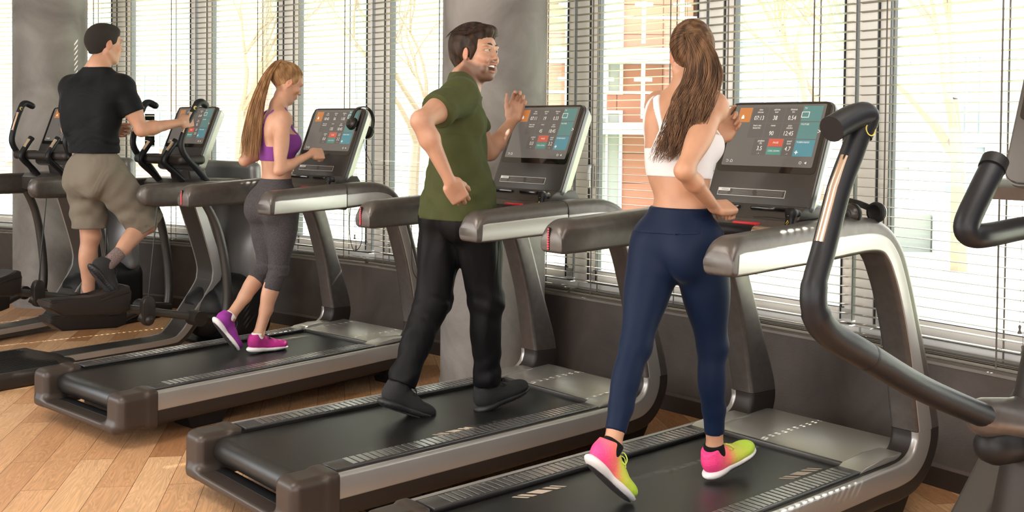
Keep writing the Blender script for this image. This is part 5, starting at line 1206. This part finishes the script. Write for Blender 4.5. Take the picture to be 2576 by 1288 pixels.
# ============================================================ woman in white top (near treadmill)
def woman_white():
    J = J_(pelvis=(1.065, 0, 1.115), chest=(1.085, 0, 1.42), neck=(1.10, 0, 1.62), skull=(1.115, .005, 1.710), shR=(1.065, -.150, 1.585), shL=(1.12, .148, 1.595),
           elR=(.845, -.205, 1.372), wrR=(1.06, -.165, 1.238), elL=(1.24, .19, 1.35), wrL=(1.385, .065, 1.475), hipR=(1.085, -.082, 1.105), hipL=(1.05, .082, 1.105),
           footL=(.0, 0, -.9), knR=(1.155, -.088, .735), anR=(1.195, -.075, .350), knL=(.855, .01, .755), anL=(.700, -.03, .440))
    og = (1.06, 0, .24); M = TMmat(2); hc = v3(1.125, 0, 1.772); R = headR(46, 2, 0)
    hands = [dict(wr=J['wrR'], d=(.85, -.10, .02), palm=(.05, .45, -.85), side=(.2, .85, .45), curl=(1.25, 1.3, 1.35, 1.4), thumb=(.35, .9, .6), s=.90),
             dict(wr=J['wrL'], d=(.45, -.12, .62), palm=(-.55, -.75, .1), side=(-.3, .1, .9), curl=(.5, 1.0, 1.15, 1.25), thumb=(.5, .4, .3), s=.88)]
    o, P, Rc, Rp = person(M, og, 'person with brown ponytail in white strappy top and navy leggings on the nearest treadmill', J, True, .965, .0040, SK3,
                          dict(c=hc, R=R, s=.94), hands, face_tint(hc, R, .94))
    L_ = loc(Rc, J['chest'])
    wm = fabric('white_top_knit', (.74, .72, .75), .7, fold=(6, .1, (1, 1, 1)))
    def clip(X, Y, Z):
        x, y, z = L_(X, Y, Z)
        band = np.maximum(z-(.035-.08*np.clip(-x*12, 0, 1)*0-.02*(x < 0)), -z-.085)
        st = np.minimum(np.minimum(cap2(y, z, (.118, .20), (.135, 0), .010), cap2(y, z, (.082, .20), (-.045, .01), .0115)), np.minimum(cap2(y, z, (-.082, .20), (.06, -.0), .0115), cap2(y, z, (-.110, .20), (-.135, 0), .010)))
        fr = np.minimum(np.minimum(cap2(y, z, (.085, .22), (.07, .02), .012), cap2(y, z, (-.085, .22), (-.07, .02), .012)), np.maximum(z-.075, -z-.085))
        return np.minimum(band, np.where(x < .0, st, fr))
    garment('sports_top', J, P, ('torso', 'breast', 'neck'), .0045, wm, o, og, clip=clip, h=.0035, kk=None, iters=1)
    nv = fabric('navy_leggings', (.004, .012, .038), .55, (1200, .08), fold=(5, .05, (1, 1, 1)), sheen=.06)
    garment('leggings', J, P, ('hip', 'thighR', 'thighL', 'shinR', 'shinL', 'torso'), .0042, nv, o, og, h=.0045,
            cuts=[(v3(1.06, 0, 1.228), (0, 0, 1)), limb_cut(J['knR'], J['anR'], .84, .10, .5), limb_cut(J['knL'], J['anL'], .84, .10, .5)])
    garment('waistband', J, P, ('hip', 'torso'), .0068, nv, o, og, h=.0045, cuts=[(v3(1.06, 0, 1.232), (0, 0, 1)), (v3(1.06, 0, 1.148), (.05, 0, -1))])
    # pink to lime running shoes
    m = mat('shoe_pink_lime', (.9, .1, .3), .6); t = m.node_tree; b = t.nodes['Principled BSDF']; N = t.nodes.new; Lk = t.links.new
    tcn = N('ShaderNodeTexCoord'); sp = N('ShaderNodeSeparateXYZ'); Lk(tcn.outputs['Generated'], sp.inputs[0]); r = N('ShaderNodeValToRGB'); e = r.color_ramp.elements
    e[0].position = .10; e[0].color = (.90, .05, .24, 1); e[1].position = .80; e[1].color = (.50, .72, .06, 1); x = e.new(.36); x.color = (.95, .20, .16, 1); x = e.new(.52); x.color = (.62, .62, .08, 1)
    Lk(sp.outputs['X'], r.inputs[0]); Lk(r.outputs[0], b.inputs['Base Color'])
    vo = N('ShaderNodeTexVoronoi'); vo.inputs['Scale'].default_value = 160; Lk(tcn.outputs['Object'], vo.inputs[0]); bp = N('ShaderNodeBump'); bp.inputs['Strength'].default_value = .5; bp.inputs['Distance'].default_value = .002; Lk(vo.outputs[0], bp.inputs['Height']); Lk(bp.outputs[0], b.inputs['Normal'])
    ws = mat('white_sole', (.80, .76, .76), .5); lm = mat('lime_lace', (.60, .75, .12), .6); bs = fabric('black_sock', (.008, .008, .009))
    shoe(o, J['anR'], -3, -14, og, m, ws, .97, lm, sock=bs, sockh=.025); shoe(o, J['anL'], -6, 42, og, m, ws, .97, lm, sock=bs, sockh=.025)
    # hair: cap, combed strands, ponytail
    hm = hair_mat('chestnut_hair', (.055, .028, .014), (.22, .12, .065)); s_ = .94; q = lambda x, y, z: hc+R@v3(x, y, z)*s_
    tie = q(-.098, .0, .068)
    F = Field(hc-.18, hc+.18, .0035); F.ell(q(-.012, 0, .036), np.array((.104, .083, .096))*s_, R, 0); F.ell(q(.0, 0, .075), np.array((.075, .066, .065))*s_, R, .03)
    Lh = loc(R, hc); F.wave(lambda X, Y, Z: (lambda x, y, z: .0012*np.sin(60*np.arctan2(y, z-.064+.0001)))(*Lh(X, Y, Z)))
    F.ell(q(.098, 0, -.010), np.array((.070, .064, .075))*s_, R, .01, 's')
    for sd in (-1, 1): F.ell(q(.004, sd*.09, -.012), np.array((.030, .024, .036))*s_, R, .006, 's'); F.ell(q(.0, sd*.075, -.09), np.array((.07, .05, .055))*s_, R, .01, 's')
    F.cut(q(-.06, 0, -.052), R@v3(-.25, 0, -1)); F.ell(tie, (.024, .024, .024), None, .015); sdf_obj('hair', F, hm, o, iters=1, off=og)
    rs = random.Random(5); cs = []
    tl = (R.T@(tie-hc))/s_
    for k in range(420):   # strands combed to the tie
        a = rs.uniform(-math.pi, math.pi); th0 = rs.uniform(.9, 1.0); d0 = nrm(tl-v3(-.012, 0, .036)); ux = nrm(np.cross(d0, v3(0, 1, 0))); uy = np.cross(d0, ux); mx = 1.55 if math.cos(a) < .2 else 1.5; pts = []
        ok = True
        for j in range(9):
            th = (mx*th0+rs.uniform(-.01, .01))*(1-j/8)+.05; dv = d0*math.cos(th)+(ux*math.cos(a)+uy*math.sin(a))*math.sin(th); p = v3(-.012, 0, .038)+dv*v3(.106, .085, .098); pts.append(q(*(p*1.004)))
            if p[2] < -.035 or (p[0] > .055 and p[2] < .05): ok = False
        if ok: cs.append((pts, .0013))
    strands('combed_strands', cs, 0, hm, o, og)
    path = [tie, v3(1.01, -.115, 1.805), v3(1.0, -.150, 1.765), v3(.995, -.158, 1.69), v3(.975, -.135, 1.61), v3(.962, -.108, 1.53), v3(.955, -.068, 1.455), v3(.95, -.03, 1.39)]
    path[1] = lerp(path[1], tie, .45)+v3(-.02, 0, .024)
    cen = smooth_path(path, 5); n = len(cen); cs = []
    for k in range(640):
        a = rs.uniform(0, 2*math.pi); r0 = math.sqrt(rs.random()); endf = rs.uniform(.80, 1.0); ph = rs.uniform(0, 6.28); pts = []
        for j in range(int(n*endf)):
            u = j/(n-1); wd = .010+.084*min(1, u*1.9)**.85*(1-.5*max(0, u-.62)/.38); lump = .015*math.sin(u*11+round(a*1.3)*1.7)*u
            off = v3(.35*wd*math.cos(a)*r0-.01*u, (wd*math.sin(a))*r0+lump, .15*wd*math.cos(a)*r0); cl = k % 13; off = off+v3(.004*math.cos(cl*1.3+u*13), .013*math.sin(cl*1.7+u*12)+.003*math.sin(ph+u*16), .002*math.cos(ph+u*13))*u*1.2; pts.append(cen[j]+off)
        cs.append((pts, .0016))
    strands('ponytail', cs, 0, hm, o, og)
    face_parts(o, hc, R, og, brow_m, .94)
woman_white()

# ============================================================ woman in purple (far treadmill)
def woman_purple():
    J = J_(pelvis=(1.190, 0, 1.085), chest=(1.215, -.005, 1.385), neck=(1.215, 0, 1.578), skull=(1.240, 0, 1.68), shR=(1.145, -.140, 1.545), shL=(1.265, .135, 1.555),
           elR=(1.075, -.205, 1.270), wrR=(1.295, -.200, 1.357), elL=(1.130, .200, 1.310), wrL=(1.35, .17, 1.40), hipR=(1.20, -.078, 1.075), hipL=(1.185, .078, 1.075),
           footL=(-.2, 0, -.8), knR=(1.180, -.055, .700), anR=(1.075, -.015, .335), knL=(1.190, .065, .705), anL=(.950, .075, .445))
    og = (1.12, 0, .24); M = TMmat(0); hc = v3(1.268, -.002, 1.757); R = headR(-20, 25, 0)
    hands = [dict(wr=J['wrR'], d=(.80, .0, -.02), palm=(-.1, .8, -.45), side=(.1, .4, .85), curl=(.75, .9, 1.0, 1.1), thumb=(.4, .5, .3), s=.87),
             dict(wr=J['wrL'], d=(.80, -.1, .15), palm=(.0, -.8, -.3), side=(.1, -.2, .85), curl=(.8, .9, 1.0, 1.1), thumb=(.4, .5, .3), s=.87)]
    o, P, Rc, Rp = person(M, og, 'person with auburn ponytail in purple top and grey leggings running on the furthest treadmill', J, True, .945, .0042, SK2,
                          dict(c=hc, R=R, s=.92), hands, face_tint(hc, R, .92))
    L_ = loc(Rc, J['chest']); pm = fabric('purple_knit', (.20, .045, .26), .65)
    def clip(X, Y, Z):
        x, y, z = L_(X, Y, Z)
        band = np.maximum(z-(.03-.025*(x < 0)), -z-.075)
        bk = np.minimum(np.minimum(cap2(y, z, (.075, .20), (.030, .08), .014), cap2(y, z, (-.075, .20), (-.030, .08), .014)), cap2(y, z, (0, .10), (0, -.02), .034+.0*z))
        bk = np.minimum(bk, np.minimum(cap2(y, z, (0, .03), (.09, -.03), .03), cap2(y, z, (0, .03), (-.09, -.03), .03)))
        fr = np.minimum(np.minimum(cap2(y, z, (.075, .22), (.06, .02), .018), cap2(y, z, (-.075, .22), (-.06, .02), .018)), np.maximum(z-.08, -z-.075))
        return np.minimum(band, np.where(x < .01, bk, fr))
    garment('sports_bra', J, P, ('torso', 'breast', 'neck'), .0045, pm, o, og, clip=clip, h=.0038, iters=1)
    gm_ = fabric('grey_heather', (.060, .056, .060), .8, heather=.35, fold=(8, .12, (1, 1, 2)))
    garment('capri_leggings', J, P, ('hip', 'thighR', 'thighL', 'shinR', 'shinL', 'torso'), .0045, gm_, o, og, h=.0048,
            wave=lambda X, Y, Z: .0022*np.sin(150*Z+20*X)*np.exp(-((Z-.70)/.055)**2)+.001*np.sin(260*Z)*np.exp(-((Z-.70)/.06)**2),
            cuts=[(v3(1.19, 0, 1.215), (0, 0, 1)), limb_cut(J['knR'], J['anR'], .30, .11, .9), limb_cut(J['knL'], J['anL'], .30, .11, .9)])
    m = mat('purple_mesh', (.26, .02, .28), .6, var=(14, .5), bump=(600, .4)); ws = mat('white_sole', (.8, .76, .76)); bl = mat('black_lace', (.01, .01, .012), .6); wsock = fabric('white_sock', (.75, .74, .72))
    m2 = mat('magenta_mesh', (.45, .015, .22), .6, var=(10, .5), bump=(600, .4))
    shoe(o, J['anR'], -8, 2, og, m2, ws, .90, bl, sock=wsock, sockh=.022); shoe(o, J['anL'], -8, 52, og, m, ws, .90, bl, sock=wsock, sockh=.022)
    hm = hair_mat('auburn_hair', (.19, .095, .040), (.46, .27, .13)); s_ = .92; q = lambda x, y, z: hc+R@v3(x, y, z)*s_
    tie = q(-.078, .006, .100)
    F = Field(hc-.18, hc+.18, .0035); F.ell(q(-.012, 0, .036), np.array((.101, .080, .093))*s_, R, 0)
    F.ell(q(.098, 0, -.016), np.array((.066, .066, .080))*s_, R, .01, 's')
    for sd in (-1, 1): F.ell(q(.008, sd*.09, -.014), np.array((.030, .024, .036))*s_, R, .006, 's'); F.ell(q(.005, sd*.075, -.09), np.array((.07, .05, .055))*s_, R, .01, 's')
    F.cut(q(-.05, 0, -.045), R@v3(-.1, 0, -1)); F.ell(tie, (.020, .020, .022), None, .015); sdf_obj('hair', F, hm, o, iters=1, off=og)
    rs = random.Random(8); cs = []; tl = (R.T@(tie-hc))/s_
    for k in range(380):
        a = rs.uniform(-math.pi, math.pi); d0 = nrm(tl-v3(-.012, 0, .036)); ux = nrm(np.cross(d0, v3(0, 1, 0))); uy = np.cross(d0, ux); pts = []; ok = True; mx = rs.uniform(1.35, 1.75)
        for j in range(9):
            th = mx*(1-j/8)+.05; dv = d0*math.cos(th)+(ux*math.cos(a)+uy*math.sin(a))*math.sin(th); p = v3(-.012, 0, .036)+dv*v3(.103, .082, .095); pts.append(q(*(p*1.003)))
            if p[2] < -.035 or (p[0] > .050 and p[2] < .05) or (p[0] > -.01 and p[2] < .02 and abs(p[1]) > .05): ok = False
        if ok: cs.append((pts, .0012))
    strands('combed_strands', cs, 0, hm, o, og)
    path = [tie, tie+v3(-.020, .004, .012), v3(1.165, .022, 1.81), v3(1.125, .028, 1.72), v3(1.095, .035, 1.62), v3(1.080, .050, 1.50), v3(1.070, .055, 1.40), v3(1.066, .060, 1.325)]
    cen = smooth_path(path, 5); n = len(cen); cs = []
    for k in range(480):
        a = rs.uniform(0, 2*math.pi); r0 = math.sqrt(rs.random()); endf = rs.uniform(.86, 1.0); ph = rs.uniform(0, 6.28); pts = []
        for j in range(int(n*endf)):
            u = j/(n-1); wd = .013+.066*min(1, u*1.3); pts.append(cen[j]+v3(.55*wd*math.cos(a)*r0, wd*math.sin(a)*r0, .1*wd*math.cos(a)*r0)+v3(.0015*math.sin(ph+u*9), .0025*math.sin(ph+u*7), 0)*u)
        cs.append((pts, .0015))
    strands('ponytail', cs, 0, hm, o, og)
    # small script tattoo on the lower back
    bm = bmesh.new()
    face_parts(o, hc, R, og, brow_m, .92)
    bm.free()
woman_purple()

# ============================================================ man in black (elliptical)
def man_black():
    J = J_(pelvis=(.470, .0, 1.215), chest=(.470, .01, 1.56), neck=(.495, .005, 1.805), skull=(.515, 0, 1.92), shR=(.555, -.185, 1.745), shL=(.415, .185, 1.745),
           elR=(.640, -.265, 1.480), wrR=(.895, -.295, 1.530), elL=(.450, .295, 1.480), wrL=(.735, .290, 1.475), hipR=(.49, -.09, 1.21), hipL=(.465, .09, 1.21),
           footR=(-.1, 0, -.8), knR=(.750, -.14, .870), anR=(.460, -.185, .640), knL=(.500, .11, .79), anL=(.515, .17, .365))
    og = (.47, 0, .30); M = ELmat(0); hc = v3(.535, -.004, 2.020); R = headR(-6, 2, 0)
    hands = [dict(wr=J['wrR'], d=(.80, .08, .10), palm=(-.05, .9, -.1), side=(-.15, .1, .95), curl=(1.05, 1.15, 1.2, 1.25), thumb=(.55, .7, .5), s=1.05, spread=.03),
             dict(wr=J['wrL'], d=(.75, -.02, -.05), palm=(.0, -.9, -.1), side=(.05, -.1, .95), curl=(1.05, 1.15, 1.2, 1.25), thumb=(.55, .7, .5), s=1.05, spread=.03)]
    o, P, Rc, Rp = person(M, og, 'person in tight black t-shirt and khaki shorts gripping the elliptical trainer handles', J, False, 1.06, .0045, SK1,
                          dict(c=hc, R=R, s=1.05), hands, face_tint(hc, R, 1.05))
    bk = fabric('black_tee_knit', (.006, .007, .009), .7, fold=(7, .2, (1, 1, 2)))
    L_ = loc(Rc, J['chest'])
    def ex(F): F.ell(lerp(J['pelvis'], J['chest'], .35), (.112, .158, .20), Rc, .05); F.ell(lerp(J['pelvis'], J['chest'], .15), (.118, .165, .16), Rp, .05); F.ell(J['chest']+v3(-.0, 0, .05), (.125, .195, .19), Rc, .04)
    def wv(X, Y, Z):
        x, y, z = L_(X, Y, Z); return .0028*np.sin(120*z+18*y+4*np.sin(20*y))*np.exp(-((z+.19)/.07)**2)+.0012*np.sin(60*z+30*y)
    def collar(F):
        up = nrm(J['skull']-J['neck']); F.cone(J['neck']+up*.030, J['neck']+up*.30, .070, .12, .006, 's')
    garment('t_shirt', J, P, ('torso', 'hip', 'neck'), .0055, bk, o, og, extra=ex, wave=wv, h=.0048,
            cuts=[(v3(.46, 0, 1.33), (0, 0, -1)), (v3(.46, 0, 1.875), (0, 0, 1))], subs=collar, sleeves=[(J['shR'], J['elR'], .60, .060, .060, .005, 'R'), (J['shL'], J['elL'], .60, .060, .060, .005, 'L')])
    kh = fabric('khaki_cotton', (.175, .155, .125), .85, fold=(5, .6, (1, 1, .8)))
    def ex2(F):
        F.ell(J['pelvis']+v3(-.0, 0, .02), (.145, .178, .14), Rp, .04); F.ell(J['pelvis']+v3(.0, 0, -.06), (.150, .18, .12), Rp, .04)
        for q_, hw in (('R', .116), ('L', .110)): F.cone(J['hip'+q_], lerp(J['hip'+q_], J['kn'+q_], 1.08), .118, hw, .03)
    def wv2(X, Y, Z): return .004*np.sin(26*Y+34*Z+20*X+3*np.sin(13*Z))+.0022*np.sin(95*Y)*np.exp(-((Z-1.33)/.04)**2)+.002*np.sin(60*X-40*Z)
    garment('shorts', J, P, ('hip', 'thighR', 'thighL'), .015, kh, o, og, extra=ex2, wave=wv2,
            cuts=[(v3(.46, 0, 1.355), (0, 0, 1)), (lerp(J['hipR'], J['knR'], 1.03), nrm(J['knR']-J['hipR']), v3(.56, -.40, .55), v3(1.15, .02, 1.20)), (v3(.5, .11, .845), (0, 0, -1), v3(.30, -.03, .5), v3(.66, .3, .95))])
    um = mat('black_knit', (.012, .012, .014)); so = mat('black_sole', (.016, .016, .018)); sk = fabric('marled_sock', (.17, .13, .125), .9, heather=.5)
    shoe(o, J['anR'], -4, 50, og, um, so, 1.12, um, sock=sk, sockh=.095, chunky=True, bulk=.004); shoe(o, J['anL'], -4, 4, og, um, so, 1.12, um, sock=sk, sockh=.095, chunky=True, bulk=.004)
    hm = mat('cropped_hair', (.016, .010, .008), .75, bump=(420, .9)); s_ = 1.05; q = lambda x, y, z: hc+R@v3(x, y, z)*s_
    F = Field(hc-.19, hc+.19, .0035); F.ell(q(-.014, 0, .036), np.array((.103, .081, .094))*s_, R, 0); F.ell(q(.035, 0, .088), np.array((.052, .058, .034))*s_, R, .03); F.cone(q(-.062, 0, .0), q(-.062, 0, -.05), .045, .028, .05)
    F.ell(q(.100, 0, -.005), np.array((.055, .066, .078))*s_, R, .006, 's')
    for sd in (-1, 1): F.ell(q(.004, sd*.09, -.016), np.array((.032, .026, .042))*s_, R, .006, 's'); F.ell(q(.0, sd*.075, -.09), np.array((.06, .035, .052))*s_, R, .01, 's')
    F.cut(q(-.06, 0, -.062), R@v3(0, 0, -1)); sdf_obj('hair', F, hm, o, iters=1, off=og)
    face_parts(o, hc, R, og, brow_m, 1.05)
man_black()
# ------------------------------------------------------------------ headphones and cables
def headphones(M, label, m_band, folded=False):
    r = empty('headphones', (0, 0, 0), 0, label, 'headphones'); r.matrix_world = M
    bm = bmesh.new(); pts = [Vector((.082*math.cos(a)*(1 if abs(math.cos(a)) < .9 else .99), 0, .085*math.sin(a)+.0)) for a in [math.pi*k/20 for k in range(21)]]
    pts = [Vector((.084, 0, -.035))]+pts+[Vector((-.084, 0, -.035))]
    rings = []
    for i, p in enumerate(pts):
        t_ = (pts[min(i+1, len(pts)-1)]-pts[max(i-1, 0)]).normalized(); nn = Vector((t_.z, 0, -t_.x)); rings.append([p+nn*.0035+Vector((0, s_, 0)) for s_ in (-.012, .012)]+[p-nn*.0035+Vector((0, s_, 0)) for s_ in (.012, -.012)])
    loft(bm, rings); obj('headband', bm, m_band, r)
    for sd in (-1, 1):
        q = Matrix.Translation((sd*.078, 0, -.045)) @ Matrix.Rotation(math.radians(90*sd), 4, 'Y')
        bm = bmesh.new(); lathe(bm, [(0, .016), (.024, .015), (.032, .009), (.036, 0), (.034, -.006), (0, -.006)], 28, q); c = obj('ear_cup', bm, m_band, r)
        bm = bmesh.new(); lathe(bm, [(.018, -.006), (.036, -.006), (.039, -.012), (.036, -.022), (.028, -.024), (.018, -.018)], 28, q); obj('ear_pad', bm, blackp, c)
        bm = bmesh.new(); lathe(bm, [(.014, .0155), (.020, .0165), (.021, .015)], 24, q); obj('trim_ring', bm, chrome if False else gummetal, c)
    return r
hpm = mat('headphone_plastic', (.022, .020, .019), .28)
T1m = TMmat(0); CFm = T1m @ CF0
# hung over the top right corner of the far treadmill screen
Mh = CFm @ Matrix.Translation((.185, .395, .002)) @ Matrix.Rotation(math.radians(-12), 4, 'Z') @ Matrix.Rotation(math.radians(90), 4, 'Y') @ Matrix.Rotation(math.radians(90), 4, 'X')
Mh = CFm @ Matrix.Translation((.178, .372, -.035)) @ Matrix(((0, 1, 0, 0), (0, 0, 1, 0), (1, 0, 0, 0), (0, 0, 0, 1)))
headphones(Mh, 'dark over-ear headphones hung over the top corner of the furthest treadmill screen', hpm)
T3m = TMmat(2)
Mf = T3m @ Matrix.Translation((1.62, -.365, 1.226)) @ Matrix.Rotation(math.radians(-8), 4, 'Z') @ Matrix.Rotation(math.radians(-72), 4, 'X')
headphones(Mf, 'black over-ear headphones lying on the nearest treadmill beside its screen', hpm)
def cable(M, pts, label, r=.0022):
    P_ = [Vector(p) for p in smooth_path(pts, 6)]; bm = bmesh.new(); tube(bm, [p-P_[0] for p in P_], r, 6, rounded=True)
    o = obj('cable', bm, cable_m); o.matrix_world = M @ Matrix.Translation(P_[0]); tag(o, label, 'cable'); return o
T2m = TMmat(1)
cable(T1m, [(1.50, -.31, 1.10), (1.49, -.30, .98), (1.50, -.30, .86), (1.53, -.30, .80), (1.57, -.31, .84), (1.575, -.31, .95), (1.57, -.31, 1.06)], 'thin black cable looping below the right handrail of the furthest treadmill')
cable(T2m, [(1.09, .34, 1.05), (1.10, .35, .93), (1.12, .36, .82), (1.20, .36, .745), (1.28, .36, .79), (1.29, .36, .86), (1.25, .36, .94), (1.24, .35, 1.05)], 'thin black cable looping below the left handrail of the middle treadmill')
cable(T3m, [(1.46, -.30, 1.10), (1.47, -.30, .98), (1.52, -.31, .86), (1.50, -.31, .75)], 'black cable end hanging under the right handrail of the nearest treadmill')
cable(T3m, [(1.44, -.05, 1.182), (1.43, -.12, 1.186), (1.44, -.20, 1.183), (1.50, -.26, 1.184), (1.56, -.32, 1.20)], 'thin headphone cable lying across the dashboard of the nearest treadmill', .0016)
cable(T1m, [(1.66, -.22, 1.48), (1.66, -.235, 1.38), (1.70, -.25, 1.28), (1.70, -.26, 1.19)], 'thin cable hanging from the headphones on the furthest treadmill', .0016)
